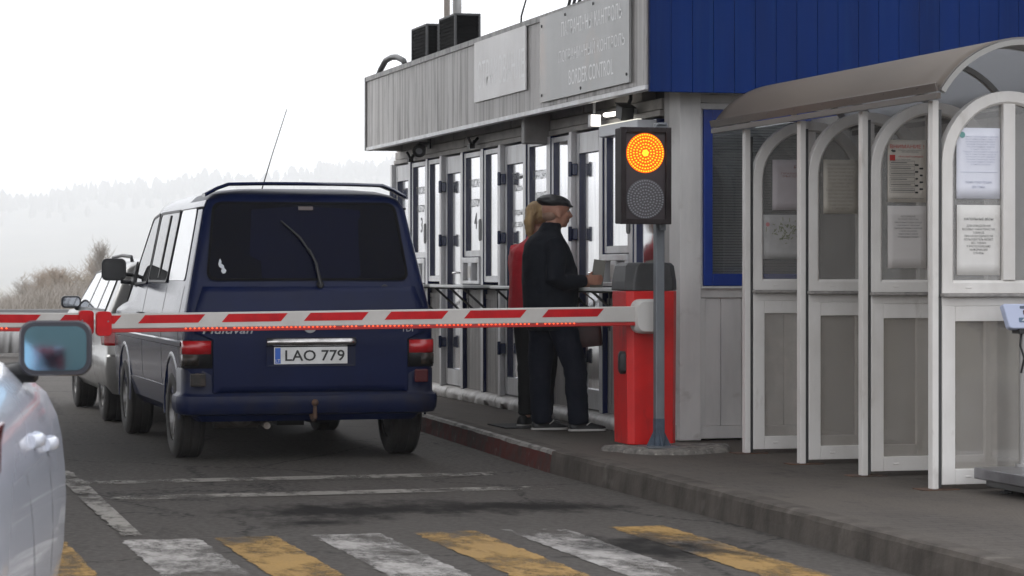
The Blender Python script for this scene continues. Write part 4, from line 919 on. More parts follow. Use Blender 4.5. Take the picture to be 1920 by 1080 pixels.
def body_shell(name, tab, mats, root, inset=0, z0=None, z1=None, extra=True, bow=.03):
    g = MB(); rs = []
    for row in tab:
        z = row[0]
        if z0 is not None and z < z0: continue
        if z1 is not None and z > z1: continue
        rs.append(ring_outline(row[1] - inset, row[2] + inset, row[3] - inset, z - (inset if z1 is None and row is tab[-1] else 0), row[4], row[5], bow))
    g.rings(rs); return g.build(name, mats, root, smooth=38)
def cutter(mb, mats):
    o = mb.build('cut', mats, None); return o
def wheel(root, x, y, r, w_, side, rim_mat, name='wheel', spokes=5, hub=.62):
    g = MB(); rs = r * hub
    prof = [(-.46, rs), (-.5, rs * 1.08), (-.5, r * .86), (-.44, r * .96), (-.37, r), (-.30, r), (-.29, r - .008), (-.26, r - .008), (-.25, r), (-.06, r), (-.05, r - .008), (.05, r - .008), (.06, r), (.25, r), (.26, r - .008), (.29, r - .008), (.30, r), (.37, r), (.44, r * .96), (.5, r * .86), (.5, rs * 1.08), (.46, rs)]
    prof = [(a * w_, q) for a, q in prof] + [(0, rs * .98)]; prof.append(prof[0])
    g.lathe(prof, (x, y, r), (1, 0, 0), 40, cap=False); wo = g.build(name, RUBBER, root, smooth=30)
    g = MB(); a = side
    g.lathe([(-.40 * w_ * a, rs * .97), (.42 * w_ * a, rs * .985), (.44 * w_ * a, rs * .93), (.30 * w_ * a, rs * .88), (.26 * w_ * a, rs * .30), (.33 * w_ * a, rs * .25), (.34 * w_ * a, .001)], (x, y, r), (1, 0, 0), 32, cap=False)
    for k in range(spokes):
        an = 2 * PI * k / spokes + .3; c_ = Vector((x + .29 * w_ * a, y + math.cos(an) * rs * .55, r + math.sin(an) * rs * .55))
        g.obox(c_, (.018, 0, 0), (0, math.cos(an) * rs * .36, math.sin(an) * rs * .36), (0, -math.sin(an) * .028, math.cos(an) * .028))
    g.build('rim', rim_mat, wo, smooth=30)
    return wo
NAVY = M('navy_car_paint', (.006, .013, .056), .13, col2=(.005, .010, .044), scale=2.5, coat=.1, ior=1.45, bump=.012, bscale=9)
NAVYR = M('dull_rear_navy_paint', (.0035, .009, .046), .40, col2=(.003, .007, .034), scale=2.5, spec=.16, coat=.06, col3=(.007, .010, .036), scale3=2.2, lo3=.55, hi3=.85, bump=.012, bscale=9)  # darker, duller copy of the navy, mutes sky reflection on rear faces
BUMPER = M('navy_bumper_plastic', (.005, .010, .042), .42, spec=.2, col2=(.016, .017, .030), scale=4, bump=.03, bscale=60)
WELL = M('wheel_well', (.008, .008, .008), .9)
TINT = GLASS('dark_tinted_glass', (.235, .28, .47), 1.14)
SIDEGL = GLASS('side_glass', (.10, .105, .11), 2.1, film=(.2, .2, .2), film_f=.15)
LAMP_R = M('red_lamp_plastic', (.42, .012, .016), .12, coat=.6, bump=.25, bscale=90, bstretch=(1, .2, 1)); LAMP_S = M('smoked_lamp_plastic', (.020, .017, .015), .25, spec=.3, col2=(.06, .045, .034), scale=14, bump=.25, bscale=90)
LAMP_RD = M('dark_red_lamp_plastic', (.07, .006, .008), .25, spec=.3, bump=.25, bscale=90)
RIMG = M('grey_steel_rim', (.30, .295, .29), .45, metal=.4, col2=(.12, .11, .10), scale=9)
SEATM = M('charcoal_seat_fabric', (.010, .010, .012), .9)
PLATE_W = M('plate_white', (.72, .72, .71), .35, col2=(.60, .59, .57), scale=8); PLATE_B = M('plate_blue', (.03, .12, .48), .35); PLATE_K = M('plate_black', (.025, .025, .025), .5)

DULL = M('dull_lettering', (.34, .34, .35), .4, metal=.6)
SEAL = M('matt_seal', (.008, .008, .009), .8, spec=.08)
def make_van():
    root = thing('minivan', 'dark blue minivan with tinted rear window and roof spoiler waiting behind the barrier', 'van', (3.43, 18.0, 0))
    T = [  # z, half width, rear, front, rear radius, front radius
        (.29, .80, .10, 4.50, .10, .30), (.36, .865, .05, 4.58, .12, .30), (.48, .895, .028, 4.62, .12, .30), (.66, .905, .022, 4.62, .11, .30), (.86, .908, .022, 4.62, .10, .28), (.98, .908, .026, 4.58, .10, .28),
        (1.04, .902, .032, 4.46, .10, .26), (1.08, .893, .040, 4.10, .095, .22), (1.11, .887, .047, 3.72, .09, .20), (1.80, .745, .200, 2.92, .085, .16), (1.87, .712, .226, 2.82, .10, .18), (1.915, .665, .275, 2.70, .14, .22), (1.945, .58, .36, 2.5, .2, .25), (1.962, .45, .52, 2.3, .25, .25), (1.97, .25, .8, 2.0, .2, .2)]
    hw = lambda z: lerp_table(T, z, 1)
    yr = lambda z: (.040 + (z - 1.08) * (.16 / .72)) if z > 1.08 else lerp_table(T, z, 2)
    body = body_shell('body', T, [NAVY, WELL, SEATM], root, bow=.012)
    cut = []
    # wheel wells
    for ya in (.70, 3.62):
        for sx in (-1, 1):
            g = MB(); g.lathe([(0, .375), (.34, .375)], (sx * .62, ya, .36), (sx, 0, 0), 40); g.box(min(sx * .62, sx * .96), max(sx * .62, sx * .96), ya - .372, ya + .372, .1, .30); cut.append(cutter(g, [NAVY, WELL])); 
            for p in cut[-1].data.polygons: p.material_index = 1
    # hollow cabin
    g = MB(); rs = []
    for z, d in ((.74, .09), (1.05, .07), (1.10, .06), (1.78, .06), (1.86, .075), (1.91, .10)):
        rs.append(ring_outline(hw(z) - d, max(yr(z), .02) + d * .9, min(lerp_table(T, z, 3) - d, 3.66), z, .06, .10, 0))
    g.rings(rs); cv = cutter(g, [NAVY, WELL, SEATM]); 
    for p in cv.data.polygons: p.material_index = 2
    cut.append(cv)
    # rear window opening
    RW = [(-.672, 1.852), (.645, 1.852), (.725, 1.300), (-.735, 1.300)]
    def soft(poly, r=.05, n=4):
        out = []
        for i, p in enumerate(poly):
            a, b = Vector(poly[i - 1]), Vector(poly[(i + 1) % len(poly)]); p = Vector(p); u = (a - p).normalized() * r; w_ = (b - p).normalized() * r
            for q in range(n + 1):
                t = q / n; out.append(tuple((1 - t) ** 2 * (p + u) + 2 * t * (1 - t) * p + t * t * (p + w_)))
        return out
    rw = soft(RW, .07)
    g = MB(); g.prism([(x * .985, -.3, 1.576 + (z - 1.576) * .97) for x, z in rw], (0, .75, 0)); cut.append(cutter(g, [NAVY]))
    # windscreen opening
    g = MB(); g.prism([(x, 2.4, z) for x, z in soft([(-.64, 1.80), (.64, 1.80), (.76, 1.17), (-.76, 1.17)], .06)], (0, 2.2, 0)); cut.append(cutter(g, [NAVY]))
    # side windows (sliding pair, front door); the quarter panel behind them is a bonded pane
    SW = {'slide': [(1.36, 1.31), (2.36, 1.31), (2.36, 1.79), (1.36, 1.79)], 'front': [(2.50, 1.30), (3.34, 1.28), (2.84, 1.76), (2.50, 1.79)], 'quarter': [(.40, 1.31), (1.20, 1.31), (1.20, 1.80), (.50, 1.80)]}
    for k_ in SW:
        g = MB(); g.prism([(-1.2, y, z) for y, z in soft(SW[k_], .05)], (2.4, 0, 0)); cut.append(cutter(g, [NAVY]))
    carve(body, cut, smooth=38)
    body.data.materials.append(NAVYR); kr = len(body.data.materials) - 1
    for p in body.data.polygons:
        if (p.normal.y < -.45 or (p.center.z > 1.84 and p.center.y < 1.2)) and p.material_index == 0: p.material_index = kr  # rear-facing and rear roof faces take the darker, duller navy copy
    # --- rear: glass, seals
    def rp(x, z, d=0):       # point on the leaning tailgate
        return Vector((x, yr(z) - .010 * (1 - (x / hw(z)) ** 2) - d, z))
    def rear_prism(poly, d0, d1): g = MB(); g.prism([rp(x, z, d1) for x, z in poly], (0, d1 - d0, 0)); return g
    gl = rear_prism(rw, .0, .004).build('rear_window', TINT, root)
    g = MB(); o1 = soft([(-.680, 1.859), (.653, 1.859), (.733, 1.292), (-.743, 1.292)], .072); i1 = [(x * .985, 1.576 + (z - 1.576) * .965) for x, z in rw]
    # seal ring
    rs = [[rp(x, z, .002) for x, z in o1], [rp(x, z, .009) for x, z in o1], [rp(x, z, .007) for x, z in i1], [rp(x, z, .002) for x, z in i1]]; rs.append(rs[0]); g.rings(rs, False, False); g.build('seal', SEAL, gl)
    g = MB(); g.add([rp(-.66 + p * .06, 1.36 + q * .09, .0105) for p, q in ((.1, .55), (.25, .9), (.35, 1), (.5, .75), (.45, .6), (.75, .45), (.8, .25), (1.05, .05), (.9, -.15), (.6, -.2), (.4, .0), (.5, .2), (.2, .35))], [list(range(13))]); g.build('sticker', M('white_sticker', (.55, .57, .60), .5), gl)
    g = MB(); g.prism([rp(x, z, .01) for x, z in ((-.06, 1.800), (.045, 1.800), (.045, 1.826), (-.06, 1.826))], (0, .03, 0)); g.build('stop_lamp', M('dull_stop_lamp', (.10, .07, .065), .3), gl)
    # wiper
    g = MB(); g.lathe([(0, .028), (.02, .026), (.03, .018)], rp(.075, 1.262, .0), (0, -1, 0), 16); g.tube([rp(.075, 1.262, .03), rp(.045, 1.42, .035), rp(.0, 1.52, .03)], [.014, .010, .007], 8); g.tube([rp(.04, 1.44, .02), rp(-.06, 1.60, .016), rp(-.195, 1.722, .014)], [.007, .009, .006], 8); g.build('wiper', BLACK, root, smooth=50)
    g = MB(); g.lathe([(0, .026), (.008, .024), (.008, .001)], rp(.548, 1.238, 0), (0, -1, 0), 18); g.build('lock', BLACK, root)
    # tailgate skin: shut lines as a raised panel
    tg = [(-.845, 1.00), (-.845, .90), (-.705, .885), (-.705, .50), (.690, .50), (.690, .885), (.835, .90), (.835, 1.00), (.83, 1.10), (.755, 1.252), (-.77, 1.252), (-.838, 1.10)]
    zz = sorted({z for x, z in tg})
    g = MB(); NX, NZ = 26, 16
    def inside(x, z):
        lim = .700 if z < .89 else .838
        return max(-lim, min(lim, x))
    g.grid(lambda u, v: rp(inside(-.84 + 1.68 * u, .50 + .75 * v) if (.50 + .75 * v) < 1.02 else (-.838 + 1.676 * u) * (1 - max(0, (.50 + .75 * v) - 1.06) * .42), .50 + .75 * v, .012), NX, NZ)
    g.build('tailgate', NAVYR, root, smooth=35, solid=.014)
    g = MB(); g.prism([rp(x, z, .0165) for x, z in ((-.66, .885), (.66, .885), (.66, .893), (-.66, .893))], (0, .006, 0)); g.build('crease', NAVYR, root)
    # plate recess, chrome strip, plate
    g = MB(); o_ = [(-.325, .888), (.318, .888), (.318, .682), (-.325, .682)]; i_ = [(-.285, .850), (.278, .850), (.270, .700), (-.278, .700)]
    rs = [[rp(x, z, .016) for x, z in o_], [rp(x, z, .020) for x, z in o_], [rp(x, z, .014) for x, z in i_]]; g.rings(rs, False, True); g.build('plate_recess', BUMPER, root)
    g = MB(); pf = []
    for i in range(15):
        x = -.326 + .645 * i / 14; pf.append([rp(x, .828 + .052 * (.5 + .5 * math.cos(PI * q / 6 + PI)) if False else .828 + .009 * q, .020 + .022 * math.sin(PI * q / 6)) for q in range(7)])
    g.rings(pf, False, False, closed=False); g.build('chrome_strip', M('scuffed_chrome', (.62, .60, .58), .26, metal=1, col2=(.36, .34, .33), scale=7, stretch=(1, 1, 4), bump=.1, bscale=12), root, smooth=True, solid=.006)
    pl = [(-.272, .818), (.258, .820), (.258, .700), (-.272, .698)]
    pm = rear_prism(pl, .020, .026).build('number_plate', PLATE_W, root)
    g = MB(); g.prism([rp(x, z, .0275) for x, z in ((-.266, .813), (-.226, .813), (-.226, .703), (-.266, .703))], (0, .003, 0)); g.build('country_band', PLATE_B, pm)
    yp = yr(.76) - .0285
    text('plate_lettering', 'LAO·779' if False else 'LAO 779', PLATE_K, pm, (.022, yp - .008, .759), (1, 0, 0), (0, 0, 1), width=.43, height=.078, bold=.012, world=False)
    text('country_code', 'LT', PLATE_W, pm, (-.246, yp - .009, .722), (1, 0, 0), (0, 0, 1), height=.022, bold=.01, world=False)
    text('model_lettering', 'Multivan', DULL, root, (-.60, yr(.94) - .020, .945), (1, 0, 0), (0, 0, 1), width=.36, height=.058, bold=.012, world=False, shear=.25)
    text('engine_lettering', 'TDI', DULL, root, (.70, yr(.94) - .017, .945), (1, 0, 0), (0, 0, 1), height=.040, bold=.012, world=False)
    g = MB(); g.lathe([(0, .048), (.006, .046), (.006, .038), (.003, .038), (.003, .001)], rp(-.01, .965, .014), (0, -1, 0), 24)
    for s_ in (-1, 1):
        g.obox(rp(-.01 + s_ * .012, .972, .019), (.003, 0, 0), (0, .002, 0), (s_ * .008, 0, .026)); g.obox(rp(-.01 + s_ * .028, .955, .019), (.003, 0, 0), (0, .002, 0), (s_ * .008, 0, .022)); g.obox(rp(-.01 + s_ * .012, .945, .019), (.003, 0, 0), (0, .002, 0), (-s_ * .006, 0, .018))
    g.build('round_badge', DULL, root, smooth=40)
    # lamps, wrapped round the corners
    for sx in (-1, 1):
        xo, xi = .912, .712
        g = MB()
        def lamp(z0, z1, xa, xb, m_, nm, par):
            g = MB(); pts = []
            pts = [(xa, -.006), (xb - .06, -.002), (xb - .02, .016), (xb + .004, .05), (xb + .008, .14)]
            rs = [[Vector((sx * x, yr(z) + y, z)) for x, y in pts] for z in (z0, z1)]
            g.rings([[*r_] for r_ in (rs if sx > 0 else [r_[::-1] for r_ in rs])], False, False, closed=False)
            return g.build(nm, m_, par, smooth=60, solid=.012)
        hs_ = lamp(.672, .872, xi - .004, .905, BLACK, 'tail_lamp', root)
        lamp(.772, .866, xi + .006, .909, LAMP_R, 'red_lens', hs_); lamp(.690, .766, xi + .006, .800, LAMP_S, 'indicator_lens', hs_); lamp(.690, .766, .806, .909, LAMP_S, 'reversing_lens', hs_)
        # bumper corners rise on either side of the tailgate
        g = MB()
        fo = [(-.872, .640), (-.760, .640), (-.760, .545), (-.872, .545)] if sx < 0 else [(.750, .655), (.850, .655), (.850, .560), (.750, .560)]
        g.prism([Vector((x, yr(.6) - .052, z)) for x, z in fo], (0, .02, 0)); fg = g.build('fog_lamp', LAMP_S if sx < 0 else LAMP_RD, root, bevel=.01)
    # bumper: swept section, wrapped round
    g = MB()
    def bsec(x, y, nx, ny, up):
        prof = [(-.02, .335), (.030, .345), (.050, .375), (.056, .44), (.050, .472), (.026, .486), (.020, .50), (.020, up - .02), (.005, up), (-.03, up)]
        return [Vector((x + nx * a, y + ny * a, z)) for a, z in prof]
    path = []
    for sx in (-1,):
        for y in (.36, .30, .22, .14): path.append((-.896, y, -1, 0, .675))
        for a in (0, 22, 45, 68, 90): path.append((-.896 + .09 - .09 * math.cos(R_(a)), .14 - .09 - .0 + .0 + .09 - .09 * math.sin(R_(a)), -math.cos(R_(a)), -math.sin(R_(a)), .675))
        path += [(-.78, .045, 0, -1, .675), (-.716, .045, 0, -1, .675), (-.712, .045, 0, -1, .495)]
    n_ = 12; mid = [(-.70 + 1.39 * i / n_, .045 - .012 * (1 - (2 * i / n_ - 1) ** 2), 0, -1, .490) for i in range(n_ + 1)]
    full = path + mid + [(-x, y, -nx, ny, up) for x, y, nx, ny, up in path[::-1]]
    g.rings([bsec(*p) for p in full], True, True, closed=True); bp_ = g.build('rear_bumper', BUMPER, root, smooth=40)
    # underside: tow ball, silencer, axle, mud flaps
    g = MB(); g.tube([(.01, .10, .36), (.01, -.02, .30), (.01, -.075, .32), (.01, -.08, .40)], [.020, .020, .017, .013], 10); g.ell((.01, -.08, .425), (.026, .026, .026), 12, 8); g.build('tow_ball', RUST, root, smooth=50)
    ex = M('exhaust_metal', (.28, .25, .22), .5, metal=.5, col2=(.13, .10, .08), scale=9)
    g = MB(); g.tube([(-.62, .55, .30), (-.30, .55, .30)], [.085, .085], 14); g.tube([(-.36, .6, .29), (-.30, .30, .27), (-.30, .12, .255)], .026, 10); g.ell((-.47, .30, .30), (.10, .14, .06)); g.build('silencer', ex, root, smooth=50)
    g = MB(); g.tube([(-.72, .70, .34), (.72, .70, .34)], .045, 10); g.obox((-.05, .66, .30), (.10, 0, 0), (0, .10, 0), (0, 0, .07)); g.ell((.30, 1.3, .30), (.22, .3, .10)); g.box(-.70, .70, .6, 4.3, .32, .42); g.build('axle', M('grimy_underside', (.02, .018, .016), .8, bump=.3, bscale=20), root, smooth=40)
    # wheels
    for sx in (-1, 1):
        for ya in (.70, 3.62): wheel(root, sx * .80, ya, .325, .215, sx, RIMG)
    # --- left and right side furniture
    hs = lambda z: (.893 - (z - 1.08) * .2056) if z > 1.08 else lerp_table(T, z, 1)
    for sx in (-1, 1):
        def sp(y, z, d=0): return Vector((sx * (hs(z) + d), y, z))
        for k_, nm in (('quarter', 'side_window'), ('slide', 'side_window'), ('front', 'door_window')):
            pts = soft(SW[k_], .05); e = .012
            c_ = (sum(p[0] for p in pts) / len(pts), sum(p[1] for p in pts) / len(pts))
            big = [(c_[0] + (y - c_[0]) * 1.05, c_[1] + (z - c_[1]) * 1.07) for y, z in pts]
            g = MB(); g.prism([sp(y, z, .004) for y, z in big], (sx * .004, 0, 0)); w1 = g.build(nm, SIDEGL if k_ != 'quarter' else M('bonded_grey_pane', (.22, .22, .225), .08, coat=1, ior=2.1), root)
            if k_ != 'quarter':
                g = MB(); big2 = [(c_[0] + (y - c_[0]) * 1.10, c_[1] + (z - c_[1]) * 1.15) for y, z in pts]
                rs = [[sp(y, z, .002) for y, z in big2], [sp(y, z, .013) for y, z in big2], [sp(y, z, .012) for y, z in big], [sp(y, z, .002) for y, z in big]]; rs.append(rs[0]); g.rings(rs, False, False)
                if k_ == 'slide': g.obox(sp(1.80, 1.55, .010), (.006, 0, 0), (0, .018, 0), (-sx * .2056 * .24, 0, .24))
                g.build('frame', BLACK, w1)
        # shut lines and trims
        for y0, z0, z1 in ((1.27, .36, 1.25), (2.43, .36, 1.25), (.34, .70, 1.25)):
            g = MB(); rs = []
            for i in range(9):
                z = z0 + (z1 - z0) * i / 8; rs.append([sp(y0, z, .0005), sp(y0 + .010, z, .0025), sp(y0 + .02, z, .0005)])
            g.rings(rs, False, False, closed=False); g.build('shut_line', BLACK, root)
        g = MB(); rs = []
        for i in range(21):
            y = .16 + 4.0 * i / 20; rs.append([sp(y, .815, 0), sp(y, .825, .012), sp(y, .855, .012), sp(y, .865, 0)])
        g.rings(rs, False, False, closed=False); g.build('side_trim', NAVY, root, smooth=40)
        g = MB(); rs = []
        for i in range(11):
            y = 1.10 + 2.1 * i / 10; rs.append([sp(y, .50, -.004), sp(y, .51, .008), sp(y, .36, .006), sp(y, .30, -.03)])
        g.rings(rs, False, False, closed=False); g.build('sill_panel', NAVY, root, smooth=40)
        # flared arch lip
        for ya in (.70, 3.62):
            g = MB(); rs = []
            for i in range(25):
                a = R_(-8 + 196 * i / 24); rs.append([Vector((sx * .900, ya + math.cos(a) * .374, .36 + math.sin(a) * .378)), Vector((sx * .911, ya + math.cos(a) * .376, .36 + math.sin(a) * .376)), Vector((sx * .913, ya + math.cos(a) * .395, .36 + math.sin(a) * .395)), Vector((sx * .903, ya + math.cos(a) * .425, .36 + math.sin(a) * .425))])
            g.rings(rs, False, False, closed=False); g.build('arch_lip', NAVY, root, smooth=60)
        for y0 in (1.36, 2.52):
            g = MB(); g.prism([sp(y0 + p, 1.02 + q, .006) for p, q in rpoly(.17, .036, .015, 3)], (sx * .02, 0, 0)); g.build('door_handle', BLACK, root, bevel=.005)
        # mirror
        g = MB(); mx, my, mz = sx * 1.02, 3.42, 1.375
        g.rings([[(mx + p * k, my + d, mz + q * k) for p, q in rpoly(.205, .185, .045, 4)] for d, k in ((-.03, .96), (-.02, 1), (.06, .9), (.10, .6))]); mr_ = g.build('door_mirror', BLACK, root, smooth=50)
        g = MB(); g.prism([(mx + p, my - .034, mz + q) for p, q in rpoly(.175, .155, .035, 4)], (0, .005, 0)); g.build('mirror_glass', M('dark_mirror', (.02, .02, .02), .12), mr_)
        g = MB()
        for z in (1.34, 1.275): g.tube([(mx - sx * .06, my + .01, z), (sx * .85, my + .02, z - .01)], .016, 8)
        g.prism([sp(3.26, 1.26, .008), sp(3.50, 1.24, .008), sp(3.28, 1.44, .008)], (sx * .015, 0, 0)); g.build('mirror_arm', BLACK, mr_, smooth=40)
        # gutter strip along the roof edge
        g = MB(); g.tube([Vector((sx * (hs(1.80) - .004), y, 1.815 - max(0, y - 2.2) * .04)) for y in (.26, .8, 1.4, 2.0, 2.5, 2.84)], .010, 6); g.build('gutter', BLACK, root, smooth=True)
    # roof spoiler bar
    g = MB(); pts = []
    for x, z, y in ((-.735, 1.905, .26), (-.64, 1.955, .25), (-.56, 1.984, .245), (-.3, 1.990, .24), (0, 1.991, .24), (.3, 1.990, .24), (.56, 1.984, .245), (.64, 1.955, .25), (.735, 1.905, .26)): pts.append((x, y, z))
    rs = []
    for (x, y, z) in pts: rs.append([(x, y - .075, z - .004), (x, y - .06, z + .010), (x, y + .06, z + .014), (x, y + .10, z + .002), (x, y + .06, z - .012), (x, y - .06, z - .014)])
    g.rings(rs); g.build('spoiler', NAVY, root, smooth=50)
    g = MB(); g.tube([(.02, 2.35, 1.94), (.12, 2.32, 2.29), (.235, 2.29, 2.66)], [.006, .004, .003], 5); g.build('aerial', BLACK, root)
    # windscreen, cabin
    g = MB(); g.prism([(x, 3.66 - (z - 1.15) * 1.17, z) for x, z in soft([(-.68, 1.82), (.68, 1.82), (.80, 1.15), (-.80, 1.15)], .05)], (0, .006, .004)); g.build('windscreen', GLASS('windscreen_glass', (.80, .84, .92), 1.5), root)
    for x, y, zt, w_, nm in ((-.56, 1.05, 1.50, .36, 'seat'), (.02, 1.05, 1.50, .34, 'seat'), (.38, 1.05, 1.52, .40, 'seat'), (-.46, 2.45, 1.60, .46, 'seat'), (.42, 2.45, 1.60, .5, 'seat')):
        g = MB(); g.rings([[(x + p * k, y + d, .78 + (zt - .78) / 2 + q * (1 if k == 1 else .97)) for p, q in rpoly(w_, zt - .78, .09, 4)] for d, k in ((-.06, .94), (-.03, 1), (.03, 1), (.06, .94))]); st = g.build(nm, SEATM, root, smooth=50)
        g = MB(); g.ell((x, y, zt + .07), (.13, .05, .09)); g.build('headrest', SEATM, st, smooth=True)
    g = MB(); g.obox((-.12, 3.02, 1.70), (.12, 0, 0), (0, .02, 0), (0, 0, .035)); g.build('cabin_mirror', BLACK, root, bevel=.015)
    g = MB(); g.obox((0, .95, 1.23), (.70, 0, 0), (0, .03, 0), (0, .02, .055)); g.obox((0, .42, 1.22), (.72, 0, 0), (0, .35, 0), (0, 0, .012)); g.build('parcel_cover', M('grey_cover', (.05, .05, .05), .8), root)
    g = MB(); g.rings([[(x, 3.35 + d, .80 + q * 1) for x, d, q in ((-.80, 0, 0), (.80, 0, 0), (.80, -.1, .33), (-.80, -.1, .33))], [(x, 3.66 + d, .80 + q * 1) for x, d, q in ((-.80, 0, 0), (.80, 0, 0), (.80, 0, .30), (-.80, 0, .30))]]); g.build('dashboard', BLACK, root)
    return root
make_van()

# ------------------------------------------------------------------ cars with a bonnet
def make_car(name, label, cat, loc, rz, T, paint, yax, r, tw, wins, glass, lamp_z, roofrails=False, handles=(), rim=RIMG, mirror=None, pill=.0, mgl=None, bump_m=None, trim=None, belt=1.0, lamp_w=None):
    root = thing(name, label, cat, loc, rz=rz)
    yr = lambda z: lerp_table(T, z, 2)
    hw = lambda z: lerp_table(T, z, 1)
    body = body_shell('body', T, [paint, WELL], root, bow=.03)
    cut = []
    for ya in yax:
        for sx in (-1, 1):
            g = MB(); g.lathe([(0, r * 1.13), (.34, r * 1.13)], (sx * .56, ya, r * 1.06), (sx, 0, 0), 40); g.box(min(sx * .56, sx * .92), max(sx * .56, sx * .92), ya - r * 1.12, ya + r * 1.12, .05, r * .8); c_ = cutter(g, [paint, WELL])
            for p in c_.data.polygons: p.material_index = 1
            cut.append(c_)
    carve(body, cut, smooth=38)
    for sx in (-1, 1):
        for ya in yax: wheel(root, sx * (hw(.4) - tw / 2 - .015), ya, r, tw, sx, rim, spokes=7)
        def sp(y, z, d=0): return Vector((sx * (hw(z) + d), y, z))
        for poly in wins:
            cy = sum(p[0] for p in poly) / len(poly); cz = sum(p[1] for p in poly) / len(poly)
            g = MB(); g.prism([sp(y, z, .004) for y, z in poly], (sx * .004, 0, 0)); w1 = g.build('side_window', glass, root)
            big = [(cy + (y - cy) * 1.04 + (.02 if y > cy else -.02), cz + (z - cz) * 1.10) for y, z in poly]
            rs = [[sp(y, z, .0) for y, z in big], [sp(y, z, .012) for y, z in big], [sp(y, z, .010) for y, z in poly], [sp(y, z, .0) for y, z in poly]]; rs.append(rs[0]); g = MB(); g.rings(rs, False, False); g.build('frame', BLACK, w1)
        for y0, z in handles:
            g = MB(); rs = []
            for i in range(9):
                t = i / 8; k = math.sin(PI * t) ** .8 if 0 < t < 1 else .02
                c_ = sp(y0 + .17 * t, z, .002 + .024 * k); rs.append([c_ + Vector((sx * .012 * math.cos(a), 0, .019 * math.sin(a))) for a in [2 * PI * q / 8 for q in range(8)]])
            g.rings(rs if sx < 0 else [q[::-1] for q in rs]); g.build('door_handle', paint, root, smooth=60)
        for y0, z0, z1 in trim or ():
            g = MB(); rs = []
            for i in range(9):
                z = z0 + (z1 - z0) * i / 8; rs.append([sp(y0, z, .0005), sp(y0 + .004, z, .0015), sp(y0 + .008, z, .0005)])
            g.rings(rs, False, False, closed=False); g.build('shut_line', BLACK, root)
        if mirror:
            my, mz, pr, mw, mh = mirror; mx = sx * (hw(.7) + pr - mw / 2); g = MB()
            g.rings([[(mx + p * k, my + d, mz + q * k) for p, q in rpoly(mw, mh, .042, 5)] for d, k in ((-.02, .95), (-.008, 1), (.05, .93), (.10, .66), (.115, .4))]); mo = g.build('door_mirror', M('mirror_shell', (.03, .03, .04), .35), root, smooth=50)
            g = MB(); g.prism([(mx + p, my - .026 + .012 * p * sx, mz + q) for p, q in rpoly(mw - .034, mh - .034, .032, 5)], (0, .006, 0)); g.build('mirror_glass', mgl or M('mirror_plain', (.25, .26, .28), .06, metal=1), mo)
            g = MB(); g.tube([(mx - sx * mw * .3, my + .04, mz - mh * .42), (sx * (hw(mz - .05) - .02), my + .08, mz - mh * .48)], [.035, .028], 8); g.build('mirror_foot', BLACK, mo, smooth=True)
        if roofrails:
            g = MB(); zt = T[-3][0]; xx = sx * (T[-3][1] - .03); g.tube([(xx, roofrails[0], zt), (xx, roofrails[0] + .08, zt + .055), (xx, (roofrails[0] + roofrails[1]) / 2, zt + .07), (xx, roofrails[1] - .08, zt + .055), (xx, roofrails[1], zt)], .016, 8); g.build('roof_rail', BLACK, root, smooth=True)
    z0, z1 = lamp_z
    for sx in (-1, 1):
        g = MB(); hl = lamp_w or hw(z0); pts = [(.55, -.02), (hl - .10, -.016), (hl - .03, .02), (hl + .010, .09), (hl + .014, .34)]
        rs = [[Vector((sx * x, yr(z) + y, z)) for x, y in pts] for z in [z0 + (z1 - z0) * q / 8 for q in range(9)]]
        g.rings(rs if sx > 0 else [q[::-1] for q in rs], False, False, closed=False); g.build('tail_lamp', LAMP_R, root, smooth=60, solid=.03)
        g = MB(); y1 = lambda z: lerp_table(T, z, 3); g.ell((sx * .60, y1(.62) - .06, .66), (.16, .10, .07)); g.build('headlight', M('headlight_glass', (.5, .5, .5), .1), root, smooth=True)
    # glass fore and aft
    zb, zt = belt + .06, T[-4][0] - .02
    for col, s_, nm, off in ((2, -1, 'rear_window', 0), (3, 1, 'windscreen', 0)):
        g = MB(); g.prism([(x * k, lerp_table(T, z, col) + s_ * .012, z) for x, z, k in ((-hw(zb) + .12, zb, 1), (hw(zb) - .12, zb, 1), (hw(zt) - .10, zt, 1), (-hw(zt) + .10, zt, 1))], (0, s_ * .006, 0)); g.build(nm, glass, root)
    return root, hw, yr
SILVER = M('silver_car_paint', (.34, .335, .32), .30, metal=.55, col2=(.26, .255, .245), scale=3, coat=.5, col3=(.16, .145, .125), scale3=3, lo3=.55, hi3=.8, stretch3=(1, 1, 1.5))
CARGL = M('car_glass_dark', (.03, .032, .035), .05, ior=2.2, coat=1)
TW = [(.26, .78, .12, 4.15, .15, .3), (.34, .845, .05, 4.24, .16, .32), (.46, .868, .0, 4.28, .16, .34), (.60, .872, .0, 4.28, .14, .34), (.62, .862, .03, 4.27, .13, .33), (.80, .868, .035, 4.24, .12, .33), (.93, .856, .05, 4.12, .12, .32), (.97, .845, .06, 3.95, .12, .28), (.99, .838, .07, 3.25, .12, .2),
      (1.38, .665, .34, 2.45, .12, .15), (1.44, .60, .42, 2.35, .14, .18), (1.475, .50, .52, 2.2, .2, .2), (1.49, .30, .8, 1.9, .2, .2)]
